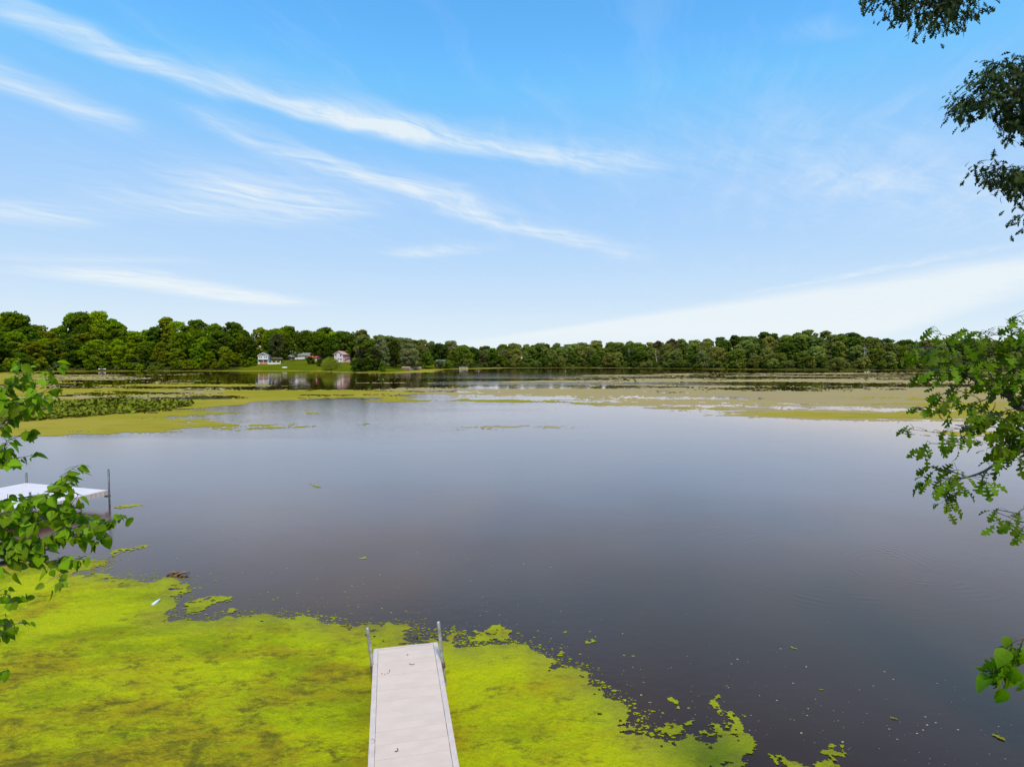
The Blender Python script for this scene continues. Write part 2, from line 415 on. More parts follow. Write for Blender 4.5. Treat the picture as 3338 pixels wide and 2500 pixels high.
def m_algae():
    m = bpy.data.materials.new('floating_algae'); m.use_nodes = True
    t = NT(m.node_tree); b = t.n['Principled BSDF']; p = t.pos()
    ps = t.vm('MULTIPLY', p, (0.75, 1.25, 1.0))
    n0 = t.noise(ps, 0.28, 3, 0.5); n1 = t.noise(ps, 0.62, 6, 0.66, dist=0.25); n2 = t.noise(ps, 2.3, 6, 0.72, dist=0.3); n3 = t.noise(p, 24.0, 4, 0.75)
    gr = t.m('MULTIPLY', t.m('SUBTRACT', t.noise(ps, 9.0, 5, 0.8), 0.5), 0.34)
    n4 = t.noise(ps, 0.42, 5, 0.62, dist=0.35)
    # older, browner growth gathers in the sheltered water left of the dock
    px_, py_ = t.sep(p)[0:2]
    old = t.m('MULTIPLY', t.step(px_, -2.2, -1.0, 1.0, 0.0), t.step(py_, 8.0, 13.5, 1.0, 0.25))
    old = t.m('ADD', gr, t.m('ADD', t.m('MULTIPLY', old, 0.09), t.m('MULTIPLY', t.step(py_, 7.0, 10.0, 1.0, 0.0), 0.03)))
    c = t.mix(t.step(n0, 0.35, 0.65), (0.410, 0.475, 0.002, 1), (0.475, 0.505, 0.004, 1))
    c = t.mix(t.step(t.m('ADD', n4, old), 0.48, 0.70, 0.0, 0.72), c, (0.155, 0.205, 0.004, 1))
    c = t.mix(t.step(t.m('ADD', n1, old), 0.48, 0.70, 0.0, 0.78), c, (0.365, 0.265, 0.010, 1))
    c = t.mix(t.step(t.m('ADD', t.m('ADD', n2, old), t.m('MULTIPLY', n1, 0.5)), 0.79, 1.02, 0.0, 0.85), c, (0.105, 0.105, 0.012, 1))
    # vertex attribute: brownish, thinner growth towards the ragged rim
    at = t.node('ShaderNodeAttribute', attribute_name='rim').outputs['Fac']
    c = t.mix(t.m('MULTIPLY', at, t.step(n2, 0.3, 0.7, 0.35, 0.95)), c, (0.245, 0.235, 0.035, 1))
    c = t.mix(t.step(n3, 0.38, 0.75, 0.0, 0.32), c, (0.160, 0.170, 0.005, 1))
    t.l.new(c, b.inputs['Base Color']); b.inputs['Roughness'].default_value = 0.8
    b.inputs['Specular IOR Level'].default_value = 0.08
    hh = t.m('ADD', t.m('MULTIPLY', n2, 0.6), t.m('MULTIPLY', n3, 0.5))
    t.l.new(t.bump(hh, 0.9, 0.10), b.inputs['Normal'])
    return m

def m_weed(name, c1, c2, c3):
    m = bpy.data.materials.new(name); m.use_nodes = True
    t = NT(m.node_tree); b = t.n['Principled BSDF']; p = t.pos()
    ps = t.vm('MULTIPLY', p, (0.5, 1.0, 1.0))
    n1 = t.noise(ps, 0.07, 5, 0.65); n2 = t.noise(ps, 0.6, 5, 0.7)
    c = t.mix(t.step(n1, 0.38, 0.64), c1, c2)
    c = t.mix(t.step(n2, 0.5, 0.8, 0.0, 0.7), c, c3)
    t.l.new(c, b.inputs['Base Color']); b.inputs['Roughness'].default_value = 0.75
    b.inputs['Specular IOR Level'].default_value = 0.0
    return m

M_ALGAE = m_algae()
M_YELLOW = m_weed('yellow_algae', (0.255, 0.225, 0.020, 1), (0.320, 0.260, 0.040, 1), (0.13, 0.13, 0.012, 1))
M_TANW = m_weed('tan_weed', (0.31, 0.245, 0.125, 1), (0.33, 0.26, 0.105, 1), (0.20, 0.16, 0.065, 1))

# ------------------------------------------------------------------ terrain and lake
far_px = [(-16, 1215), (60, 1213), (150, 1209.5), (500, 1208.8), (840, 1208), (1060, 1208.5), (1150, 1213), (1260, 1214), (1340, 1208),
          (1400, 1203), (1500, 1201.5), (1600, 1198.5), (1900, 1198), (2100, 1199.5), (2300, 1202.5), (2600, 1205), (2900, 1206), (3338, 1204.5), (3480, 1205)]
far_pts = [tuple(on_plane(*p).to_2d()) for p in far_px]
lake = [(-7.5, 4.6), (-10, 6.2), (-24, 15.5), (-36, 27), (-64, 62), (-132, 138)] + far_pts + [(240, 252), (128, 130), (46, 42), (20, 16), (10.5, 6.6), (7.5, 4.6), (2, 4.2), (-3, 4.3)]
LAKE = np.array(lake)

def shore_depth(px):
    xs = [p[0] for p in far_px]; ds = [CAM_H * 1.0 / -(ray(*p).z) * ray(*p).y for p in far_px]
    return float(np.interp(px, xs, ds))
def terrain_z(x, y):
    x = np.asarray(x, float); y = np.asarray(y, float)
    sd = -poly_sd(x, y, lake)
    px = CX + F_PX * x / np.maximum(y, 5.0)
    slope = np.interp(px, [-400, 300, 900, 1200, 1500, 1900, 2300, 2700, 3000, 3400], [0.13, 0.13, 0.13, 0.10, 0.07, 0.08, 0.15, 0.20, 0.14, 0.12])
    lim = np.interp(px, [0, 900, 1300, 1700, 2300, 2700, 3200], [85, 80, 60, 60, 62, 70, 60])
    sp = np.maximum(sd, 0)
    far = 0.35 * np.clip(sp / 1.5, 0, 1) + slope * lim * (1 - np.exp(-sp / lim)) * 1.25
    near = 0.35 * np.clip(sp / 0.8, 0, 1) + 4.2 * np.clip((sp - 0.3) / 4.2, 0, 1) ** 0.9
    k = np.clip((y - 30) / 60.0, 0, 1)
    up = near * (1 - k) + far * k + 0.25 * fbm(x * 0.12, y * 0.12, 5, 3) * np.clip(sp / 6, 0, 1)
    down = -0.12 - 1.6 * np.clip(-sd / 9.0, 0, 1)
    return np.where(sd > 0, np.maximum(up, 0.03), np.maximum(down, 3.0 * sd - 0.0))

def axis(*segs):
    out = []
    for a, b, s in segs: out.append(np.arange(a, b, s))
    out.append([segs[-1][1]]); return np.unique(np.concatenate(out))
gx = axis((-4000, -600, 200), (-600, -320, 20), (-320, -40, 4), (-40, 40, 1.0), (40, 320, 4), (320, 600, 20), (600, 4000, 200))
gy = axis((-600, -40, 40), (-40, -8, 4), (-8, 40, 1.0), (40, 220, 6), (220, 460, 3), (460, 800, 20), (800, 5000, 200))
GX, GY = np.meshgrid(gx, gy)
GZ = terrain_z(GX.ravel(), GY.ravel())
nx, ny = len(gx), len(gy)
idx = np.arange(nx * ny).reshape(ny, nx)
quads = np.stack([idx[:-1, :-1].ravel(), idx[:-1, 1:].ravel(), idx[1:, 1:].ravel(), idx[1:, :-1].ravel()], 1)
ground = link('ground', np_mesh('ground', np.stack([GX.ravel(), GY.ravel(), GZ], 1), quads), m_ground(), smooth=True)
tag(ground, kind='structure')
wm = MB().quad([(-330, 1.5, 0), (330, 1.5, 0), (330, 440, 0), (-330, 440, 0)])
water = wm.build('lake_water', m_water()); tag(water, kind='structure')
def tz(x, y): return float(terrain_z(np.array([x]), np.array([y]))[0])
def ray_ground(px, py, y0=None):
    """first point of the far shore's ground along a pixel's ray; above the horizon line the point at y0"""
    d = ray(px, py); s = shore_depth(px) + 1.0
    for y in np.arange(s, s + 110, 0.5):
        z = CAM_H + d.z / d.y * y
        if tz(d.x / d.y * y, y) >= z: return Vector((d.x / d.y * y, y, tz(d.x / d.y * y, y)))
    y = y0 or s + 50
    return Vector((d.x / d.y * y, y, tz(d.x / d.y * y, y)))

# ------------------------------------------------------------------ floating algae
def mat_mesh(name, X, Y, field, zf, mat, rim=None, jitter=0.0, label=None):
    """keeps the cells of a grid where the growth field is positive"""
    ny, nx = X.shape
    keep = field > 0
    cell = keep[:-1, :-1] & keep[:-1, 1:] & keep[1:, 1:] & keep[1:, :-1]
    idx = np.arange(nx * ny).reshape(ny, nx)
    q = np.stack([idx[:-1, :-1][cell], idx[:-1, 1:][cell], idx[1:, 1:][cell], idx[1:, :-1][cell]], 1)
    used = np.unique(q); remap = np.zeros(nx * ny, np.int64); remap[used] = np.arange(len(used))
    Xr, Yr = X.ravel()[used], Y.ravel()[used]
    if jitter: Xr = Xr + rng.uniform(-jitter, jitter, len(Xr)); Yr = Yr + rng.uniform(-jitter, jitter, len(Yr))
    me = np_mesh(name, np.stack([Xr, Yr, zf.ravel()[used]], 1), remap[q])
    if rim is not None:
        a = me.attributes.new('rim', 'FLOAT', 'POINT'); a.data.foreach_set('value', rim.ravel()[used].astype(np.float32))
    o = link(name, me, mat, smooth=True); tag(o, label, None, None, 'stuff'); return o

near_poly_px = [(-500, 1850), (-200, 1838), (0, 1828), (232, 1826), (311, 1822), (366, 1826), (355, 1842), (308, 1855), (253, 1867), (293, 1875), (315, 1864), (362, 1871),
    (380, 1882), (398, 1887), (434, 1884), (500, 1893), (555, 1878), (585, 1898), (630, 1927), (581, 1938), (562, 1972), (539, 1995), (570, 2014), (627, 2018), (691, 2021), (752, 2006),
    (782, 2018), (845, 2003), (890, 2007), (996, 2009), (1086, 2037), (1119, 2047), (1204, 2041), (1225, 2052), (1273, 2035), (1320, 2040), (1376, 2046), (1317, 2058), (1326, 2080), (1348, 2096),
    (1378, 2092), (1389, 2068), (1414, 2062), (1423, 2074), (1439, 2080), (1470, 2058), (1520, 2060), (1492, 2074), (1495, 2105), (1539, 2115), (1565, 2102), (1580, 2096), (1637, 2098), (1703, 2099),
    (1735, 2110), (1775, 2135), (1818, 2164), (1862, 2168), (1901, 2186), (1930, 2211), (1930, 2233), (1981, 2266), (2021, 2284), (2057, 2313), (2068, 2345), (2100, 2371), (2115, 2389), (2151, 2410),
    (2223, 2410), (2252, 2400), (2303, 2427), (2370, 2396), (2447, 2406), (2493, 2448), (2478, 2484), (2416, 2478), (2406, 2510), (2500, 2640), (2700, 3000), (1700, 3700), (0, 3700), (-700, 2900), (-1100, 2400)]
island_px = [
    [(600, 1968), (650, 1950), (700, 1938), (760, 1942), (762, 1960), (700, 1974), (668, 1990), (640, 2005), (600, 2005)],
    [(735, 1985), (760, 1978), (778, 1988), (765, 1998), (740, 1998)],
    [(1520, 2085), (1547, 2050), (1575, 2060), (1600, 2035), (1650, 2040), (1672, 2055), (1660, 2070), (1690, 2095), (1600, 2090), (1530, 2095)],
    [(2130, 2378), (2170, 2355), (2220, 2360), (2245, 2350), (2300, 2336), (2240, 2368), (2225, 2390), (2180, 2395)],
    [(2272, 2385), (2295, 2360), (2335, 2355), (2362, 2380), (2350, 2340), (2330, 2325), (2313, 2300), (2310, 2278), (2345, 2268), (2350, 2300), (2395, 2325), (2430, 2345), (2432, 2372), (2430, 2395), (2380, 2396), (2300, 2402)],
    [(2405, 2325), (2440, 2320), (2452, 2338), (2430, 2345)],
    [(2310, 2280), (2330, 2268), (2385, 2262), (2360, 2272), (2340, 2290)],
    [(2503, 2453), (2545, 2458), (2600, 2480), (2650, 2505), (2640, 2560), (2540, 2560), (2515, 2480)],
    [(2630, 2437), (2700, 2448), (2712, 2422), (2770, 2422), (2742, 2450), (2792, 2470), (2725, 2465), (2745, 2500), (2760, 2540), (2660, 2540), (2640, 2487), (2700, 2480), (2690, 2460)],
    [(2168, 2273), (2205, 2278), (2222, 2290), (2212, 2322), (2200, 2300)],
    [(2565, 2105), (2585, 2106), (2623, 2121), (2590, 2118)],
    [(2885, 2325), (2905, 2338), (2932, 2342), (2915, 2350)],
    [(3215, 2392), (3250, 2390), (3285, 2412), (3345, 2420), (3290, 2424), (3250, 2410)],
    [(362, 1650), (420, 1644), (475, 1644), (420, 1655), (380, 1660)],
    [(352, 1806), (370, 1792), (420, 1786), (470, 1776), (505, 1775), (460, 1790), (400, 1802), (365, 1815)],
    [(1830, 2062), (1850, 2055), (1845, 2066)], [(1900, 2092), (1925, 2080), (1945, 2090), (1920, 2104)], [(2795, 2262), (2812, 2258), (2825, 2268), (2808, 2272)],
    [(2965, 2260), (2978, 2256), (2985, 2268), (2972, 2272)], [(2940, 2482), (2955, 2478), (2958, 2490), (2944, 2490)], [(2670, 2245), (2690, 2242), (2694, 2252), (2676, 2254)],
    [(1005, 1575), (1045, 1586), (1060, 1590), (1020, 1588)], [(1165, 1820), (1195, 1815), (1200, 1822), (1172, 1826)], [(540, 1868), (575, 1860), (592, 1874), (560, 1880)],
]
near_poly = [tuple(on_plane(*p).to_2d()) for p in near_poly_px]
islands = [[tuple(on_plane(*p).to_2d()) for p in isl] for isl in island_px]
STEP = 0.021
xa = np.arange(-17.0, 7.5, STEP); ya = np.arange(5.0, 17.5, STEP)
AX, AY = np.meshgrid(xa, ya)
fx_ = AX.ravel(); fy_ = AY.ravel()
sdn = poly_sd(fx_, fy_, near_poly)
edge = 0.22 * fbm(fx_ * 1.3, fy_ * 1.6, 21, 4, 0.6) + 0.20 * fbm(fx_ * 4.5, fy_ * 6, 31, 4, 0.7)
fld = sdn + edge
# torn places near the rim, where dark water shows through
tear = fbm(fx_ * 2.6, fy_ * 4.4, 57, 5, 0.75)
fld = np.where((tear > 0.26 + 0.60 * np.clip(sdn, 0, 1.2)) & (sdn < 1.1), -1, fld)
rim = np.clip(1 - sdn / 0.9, 0, 1)
zz = 0.006 + 0.045 * np.clip(fbm(fx_ * 2.4, fy_ * 3.0, 71, 5, 0.72) + 0.25, 0, 1) * np.clip(sdn / 0.5, 0.1, 1)
sh = AX.shape
mat_mesh('algae_mat', AX, AY, fld.reshape(sh), zz.reshape(sh), M_ALGAE, rim.reshape(sh), 0.009, 'lime green floating algae mat spreading round the grey dock')
for k, isl in enumerate(islands):
    a = np.array(isl); x0, y0 = a.min(0) - 0.15; x1, y1 = a.max(0) + 0.15
    st = 0.02 if y1 < 14 else 0.035
    IX, IY = np.meshgrid(np.arange(x0, x1, st), np.arange(y0, y1, st))
    px_, py_ = IX.ravel(), IY.ravel()
    s = poly_sd(px_, py_, isl)
    f = s + 0.11 * fbm(px_ * 6, py_ * 8, 81 + k, 4, 0.75) - 0.01
    t_ = fbm(px_ * 5, py_ * 8, 99 + k, 4, 0.75); f = np.where(t_ > 0.16 + 0.8 * np.clip(s, 0, 1), -1, f)
    z = 0.006 + 0.012 * np.clip(fbm(px_ * 6, py_ * 7, 71, 3) + 0.3, 0, 1)
    mat_mesh('algae_patch', IX, IY, f.reshape(IX.shape), z.reshape(IX.shape), M_ALGAE, np.full(IX.shape, 0.55), st * 0.35, 'small torn patch of floating green algae on dark water')

# the rim dissolves into loose specks and threads
fr = MB(); nfr = 0
seg = [(near_poly[i], near_poly[i + 1]) for i in range(2, 70)]
for (ax_, ay_), (bx_, by_) in seg:
    L_ = math.hypot(bx_ - ax_, by_ - ay_); nx_, ny_ = -(by_ - ay_) / max(L_, 1e-6), (bx_ - ax_) / max(L_, 1e-6)
    for _ in range(int(L_ * 110)):
        t_ = random.random(); off = random.gauss(0.02, 0.16) + (random.expovariate(4) if random.random() < .25 else 0)
        x_ = ax_ + (bx_ - ax_) * t_ + nx_ * off; y_ = ay_ + (by_ - ay_) * t_ + ny_ * off
        r_ = random.choice([.006, .008, .011, .015, .026]) * random.uniform(.7, 1.2); a_ = random.uniform(0, 6.28); st_ = random.uniform(1.0, 2.6)
        fr.quad([(x_ + r_ * st_ * math.cos(a_ + q * 1.257) * random.uniform(.6, 1.1), y_ + r_ * math.sin(a_ + q * 1.257) * random.uniform(.6, 1.1), 0.0048) for q in range(5)])
fo = fr.build('algae_fringe', M_ALGAE); tag(fo, 'loose green specks fraying off the rim of the algae mat', kind='stuff')

# flecks of weed and pollen drifting on the open water off the mat
fl = MB()
for _ in range(380):
    t = random.random()
    px = random.uniform(700, 3300); base = np.interp(px, [700, 1100, 1700, 2100, 2500, 3300], [1990, 2010, 2090, 2330, 2440, 2560])
    py = base - abs(random.gauss(0, 1)) * 170
    if py < 1480 or py > 2495: continue
    p = on_plane(px, py)
    if poly_sd(np.array([p.x]), np.array([p.y]), near_poly)[0] > -0.05: continue
    s = random.choice([0.004, 0.005, 0.006, 0.008, 0.014]) * random.uniform(0.7, 1.3); a = random.uniform(0, 6.28)
    pts = []
    for j in range(5):
        b = a + j * 2 * math.pi / 5; r = s * random.uniform(0.6, 1.1)
        pts.append((p.x + r * 1.5 * math.cos(b), p.y + r * math.sin(b), 0.004))
    fl.quad(pts)
tag(fl.build('floating_flecks', m_weed('flecks', (0.45, 0.44, 0.30, 1), (0.40, 0.42, 0.12, 1), (0.5, 0.48, 0.42, 1))), 'tiny pale flecks of weed scattered over the dark water', kind='stuff')

# weed beds farther out: fan-shaped grid, fine near, coarse far
dep = [44.0]
while dep[-1] < 432: dep.append(dep[-1] + min(max(dep[-1] ** 2 / (567 * 6) * 0.34, 0.25), 2.2))
dep = np.array(dep); tang = np.linspace(-0.98, 0.98, 1150)
FX = tang[None, :] * dep[:, None]; FY = np.repeat(dep[:, None], len(tang), 1)
fx_, fy_ = FX.ravel(), FY.ravel()
lake_sd = poly_sd(fx_, fy_, lake)
def zone(px_poly, soft):
    """0..1 strength of a growth zone, traced on the water"""
    poly = [tuple(on_plane(*p).to_2d()) for p in px_poly]
    return np.clip(poly_sd(fx_, fy_, poly) / soft + 0.5, 0, 1)
na = fbm(fx_ * 0.035, fy_ * 0.10, 201, 5, 0.62); nb = fbm(fx_ * 0.030, fy_ * 0.12, 301, 5, 0.62); nc = fbm(fx_ * 0.07, fy_ * 0.16, 401, 3, 0.55)
# yellow algae
Y = np.maximum.reduce([
    0.92 * np.clip(1 - (lake_sd - 4) / 26, 0, 1) * (np.interp(CX + F_PX * fx_ / fy_, [-200, 900, 1150, 1300, 1950, 2150, 3500], [1, 0.85, 0.6, 1.35, 1.3, 0.75, 0.65])),
    0.90 * zone([(-400, 1345), (60, 1352), (260, 1312), (500, 1306), (760, 1300), (980, 1296), (1000, 1306), (840, 1310), (780, 1320), (600, 1332), (420, 1340), (200, 1352), (-400, 1362)], 3),
    0.74 * zone([(700, 1300), (760, 1275), (900, 1268), (1150, 1268), (1420, 1273), (1400, 1296), (1330, 1307), (1100, 1302), (900, 1312)], 8),
    0.56 * zone([(1400, 1288), (1700, 1300), (2100, 1320), (2500, 1338), (2900, 1350), (3400, 1364), (3400, 1376), (2700, 1368), (2300, 1352), (1900, 1328), (1500, 1308)], 4),
    0.50 * zone([(-300, 1222), (300, 1222), (900, 1250), (900, 1300), (-300, 1305)], 12)])
T = np.maximum.reduce([
    0.69 * zone([(1150, 1262), (1400, 1264), (2000, 1266), (2700, 1262), (3500, 1256), (3500, 1372), (3000, 1368), (2700, 1362), (2400, 1348), (2000, 1332), (1700, 1318), (1420, 1300), (1300, 1280)], 12),
    0.60 * zone([(-300, 1220), (350, 1221), (800, 1250), (820, 1290), (500, 1306), (-300, 1312)], 10),
    0.47 * zone([(1900, 1222), (2300, 1216), (3500, 1212), (3500, 1262), (2300, 1262), (1500, 1256)], 10),
    0.34 * zone([(900, 1246), (2200, 1250), (2200, 1264), (900, 1268)], 6)])
wn_ = rng.uniform(-.5, .5, fx_.shape); wn2 = vnoise(fx_ * 0.9, fy_ * 0.9, 77) - .5
fY = np.where(lake_sd > 0.3, Y - 0.50 + 0.74 * na + 0.34 * nc + 0.20 * wn_ + 0.2 * wn2, -1)
fT = np.where(lake_sd > 0.3, T - 0.40 + 0.66 * nb + 0.42 * nc + 0.28 * wn_ + 0.3 * wn2, -1)
sh = FX.shape
mat_mesh('brown_weed_bed', FX, FY, fT.reshape(sh), np.full(sh, 0.006), M_TANW, None, 0, 'tan weed lying in streaks on the open lake')
mat_mesh('yellow_algae_bed', FX, FY, fY.reshape(sh), np.full(sh, 0.012), M_YELLOW, None, 0, 'yellow green algae drifts between the weed and the far shore')

# lily pads: too many to count, one bed
lil = [tuple(on_plane(*p).to_2d()) for p in [(-60, 1340), (150, 1316), (420, 1306), (600, 1314), (615, 1324), (500, 1342), (330, 1354), (150, 1367), (-60, 1378)]]
la = np.array(lil); V = []; Fq = []
while len(Fq) < 6500:
    n = 4000
    x = rng.uniform(la[:, 0].min(), la[:, 0].max(), n); y = rng.uniform(la[:, 1].min(), la[:, 1].max(), n)
    ok = poly_sd(x, y, lil) + 2.5 * fbm(x * 0.15, y * 0.15, 12, 3) + 1.2 * fbm(x * 0.6, y * 0.6, 13, 3) > 0.4
    for px_, py_ in zip(x[ok], y[ok]):
        r = random.uniform(0.10, 0.19); tx, ty = random.gauss(0, 0.45), random.gauss(0, 0.45); h = random.choice([0.03, 0.08, 0.18, 0.28]) + r * (abs(tx) + abs(ty)) * 0.9; a = random.uniform(0, 6.28); b = len(V)
        for j in range(6):
            q = a + j * math.pi / 3; ux, uy = r * 1.15 * math.cos(q), r * math.sin(q)
            V.append((px_ + ux, py_ + uy, max(0.02, h + ux * tx + uy * ty)))
        Fq.append(tuple(range(b, b + 6)))
lm = bpy.data.meshes.new('lily_pads'); lm.from_pydata(V, [], Fq); lm.update()
tag(link('lily_pad_bed', lm, leaf_mat('lily_pad', (0.145, 0.165, 0.012), 0.1, 0.6, 0.95, spec=0.03)), 'bed of upright dark green lily pads on the lake', kind='stuff')

# ------------------------------------------------------------------ docks
M_DECK = pbr('vinyl_deck', (0.63, 0.505, 0.41), 0.65, 0.035, 2.2, 0.15, 60)
M_RAIL = pbr('aluminium_rail', (0.60, 0.50, 0.44), 0.6, 0.06, 6, 0.0, 20, 0.0)
M_PIPE = pbr('galvanised_pipe', (0.46, 0.45, 0.46), 0.42, 0.25, 9, 0.2, 40, 0.5)
M_BRKT = pbr('rusty_bracket', (0.16, 0.11, 0.09), 0.7, 0.3, 20)
M_WDECK = pbr('white_deck', (0.74, 0.67, 0.66), 0.5, 0.05, 3)
M_DPIPE = pbr('dark_pipe', (0.10, 0.10, 0.115), 0.45, 0.25, 8, 0.0, 20, 0.4)
DZ = 0.48
pL, pR = on_plane(1220, 2115, DZ), on_plane(1424.5, 2094, DZ)
qL, qR = on_plane(1200, 2500, DZ), on_plane(1497, 2500, DZ)
dirv = ((pL - qL).normalized() + (pR - qR).normalized()).normalized()
ang = math.atan2(-dirv.x, dirv.y)
dock = empty('dock', ((pL.x + pR.x) / 2, (pL.y + pR.y) / 2, 0), ang)
W2 = (pR - pL).length / 2; LEN = 6.3
tag(dock, 'narrow pale grey plank dock with two pipe posts reaching into the green algae', 'dock')
PW = 0.152
nplank = int((LEN - 0.06) / PW)
pm = MB().box(-W2 + 0.075, W2 - 0.075, -PW + 0.0010, -0.0010, -0.035, 0.0)
plank0 = None
for i in range(nplank):
    if plank0 is None: plank0 = o = pm.build('plank', M_DECK, dock)
    else: o = plank0.copy(); col.objects.link(o)
    o.location = (random.uniform(-0.0015, 0.0015), -0.055 - i * PW, DZ + random.uniform(-0.0018, 0.0018)); o.rotation_euler = (random.uniform(-0.006, 0.006), random.uniform(-0.0012, 0.0012), random.uniform(-0.0016, 0.0016))
for s in (-1, 1):
    a, b = sorted((s * W2, s * (W2 - 0.070)))
    rail = MB().box(a, b, -LEN, 0.0, DZ - 0.14, DZ + 0.010); rail.box(*(sorted((s * W2, s * (W2 + 0.012)))), -LEN, -0.005, DZ - 0.03, DZ + 0.002)
    rail.build('side_rail', M_RAIL, dock)
MB().box(-W2 + 0.071, W2 - 0.071, -0.050, 0.0, DZ - 0.14, DZ + 0.008).build('end_cap', M_RAIL, dock)
for k in range(5): MB().box(-W2 + 0.072, W2 - 0.072, -0.4 - k * 1.3, -0.34 - k * 1.3, DZ - 0.13, DZ - 0.04).build('cross_beam', M_RAIL, dock)
inv = Matrix.Rotation(-ang, 4, 'Z') @ Matrix.Translation(-dock.location)
def dock_post(px_t, py_t, px_b, py_b, s, zb):
    """pipe post: foot in the lake bed, leaning slightly"""
    base = inv @ on_plane(px_b, py_b, zb)
    top_w = at_depth(px_t, py_t, (on_plane(px_b, py_b, zb)).y)
    top = inv @ top_w
    d = (top - base); low = base - d.normalized() * 2.2
    rr = 0.030
    p = MB().tube([low, base, top - d.normalized() * 0.012, top, top + d.normalized() * 0.006], [rr, rr, rr, rr * 0.86, rr * 0.4], 14).build('post', M_PIPE, dock, True)
    bx = min(max(base.x, -W2 - 0.03), W2 + 0.03)
    cl = MB().box(min(s * W2, base.x), max(s * W2, base.x), base.y - 0.045, base.y + 0.045, DZ - 0.11, DZ - 0.02)
    cl.tube([base - d.normalized() * 0.12, base - d.normalized() * 0.02], rr + 0.012, 12)
    cl.build('bracket', M_BRKT, dock)
dock_post(1197, 2046, 1213, 2165, -1, DZ)
dock_post(1429, 2026, 1443, 2155, 1, DZ)
for s in (-1, 1):
    MB().tube([(s * (W2 + 0.045), -4.6, -0.9), (s * (W2 + 0.045), -4.6, DZ + 0.55)], 0.03, 12).build('post', M_PIPE, dock, True)
    MB().box(min(s * W2, s * (W2 + 0.05)), max(s * W2, s * (W2 + 0.05)), -4.65, -4.55, DZ - 0.11, DZ - 0.02).build('bracket', M_BRKT, dock)

# litter on the deck
M_LITTER = pbr('dry_twig', (0.11, 0.06, 0.045), 0.9, 0.4, 40)
for (px, py, ln, a, lab) in [(1340, 2166, 0.13, -0.9, 'thin dry twig lying near the outer end of the grey dock'), (1222, 2414, 0.16, 1.2, 'curled brown twig against the left rail of the grey dock'),
                             (1264, 2195, 0.20, 0.1, 'short line of brown droppings across the grey dock'), (1296, 2447, 0.07, 0.5, 'small dark crushed leaf in the middle of the grey dock'),
                             (1330, 2133, 0.06, 0.6, 'tiny dark twig crumb beside the end of the grey dock')]:
    p = on_plane(px, py, DZ + 0.004); o_ = MB()
    n = 5; prev = None
    for k in range(n):
        q = p + Vector((math.cos(a + 0.35 * k), math.sin(a + 0.35 * k), 0)) * (ln * (k / (n - 1) - 0.5)) + Vector((0, random.uniform(-.008, .008), 0.004))
        if 'droppings' in lab or 'leaf' in lab: o_.tube([q + Vector((-0.009, 0, 0)), q + Vector((0, 0.003, 0.003)), q + Vector((0.009, 0.004, 0))], [0.002, 0.008, 0.002], 6)
        elif prev is not None: o_.tube([prev, q], [0.0045, 0.0035], 5)
        prev = q
    tag(o_.build('twig' if 'twig' in lab else 'litter', M_LITTER), lab, 'twig' if 'twig' in lab else 'litter')

# neighbour's swim platform to the left
PZ = 0.63
c_r = on_plane(357, 1598, PZ); c_b = on_plane(85, 1574, PZ); c_f = on_plane(203, 1634, PZ)
ex = (c_r - c_b).normalized(); pang = math.atan2(ex.y, ex.x); wid = (c_r - c_b).length
plat = empty('swim_platform', (c_b.x, c_b.y, 0), pang)
tag(plat, 'white corrugated swim platform on dark pipe legs behind the leafy branches', 'dock')
PD = 3.1; bw = 0.155
bm_ = MB().box(0, bw - 0.018, -PD, 0, -0.05, 0); b0 = None
for i in range(int(wid / bw)):
    if b0 is None: b0 = o = bm_.build('plank', M_WDECK, plat)
    else: o = b0.copy(); col.objects.link(o)
    o.location = (i * bw + 0.004, 0, PZ)
WX = int(wid / bw) * bw
for nm, args in (('edge_frame', (0, WX, -PD - 0.04, -PD - 0.002, PZ - 0.20, PZ - 0.01)), ('edge_frame', (0, WX, 0.002, 0.04, PZ - 0.20, PZ - 0.01)),
                 ('edge_frame', (-0.045, -0.002, -PD - 0.04, 0.04, PZ - 0.20, PZ - 0.01)), ('edge_frame', (WX + 0.002, WX + 0.045, -PD - 0.04, 0.04, PZ - 0.20, PZ - 0.01))):
    MB().box(*args).build(nm, M_RAIL, plat)
for i in range(16):   # ribs of the corrugated skirt on the side facing the open water
    yb = -PD + 0.1 + i * (PD - 0.1) / 16
    MB().box(WX + 0.046, WX + 0.062, yb, yb + 0.045, PZ - 0.20, PZ - 0.005).build('skirt_rib', M_RAIL, plat)
for (x, y, top) in ((WX + 0.09, 0.03, 1.49), (-0.09, 0.08, 1.05), (-0.09, -PD + 0.2, 1.1), (WX + 0.09, -PD + 0.2, 1.2)):
    MB().tube([(x, y, -1.2), (x, y, top)], 0.036, 10).build('leg', M_DPIPE, plat, True)
    MB().box(min(x, x - math.copysign(0.2, x - 1)), max(x, x - math.copysign(0.2, x - 1)), y - 0.06, y + 0.06, PZ - 0.29, PZ - 0.205).build('bracket', M_BRKT, plat)
walk = MB(); walk.box(-9.5, -0.2, -PD + 0.1, -PD + 1.3, PZ - 0.12, PZ - 0.02).build('walkway', M_WDECK, plat)

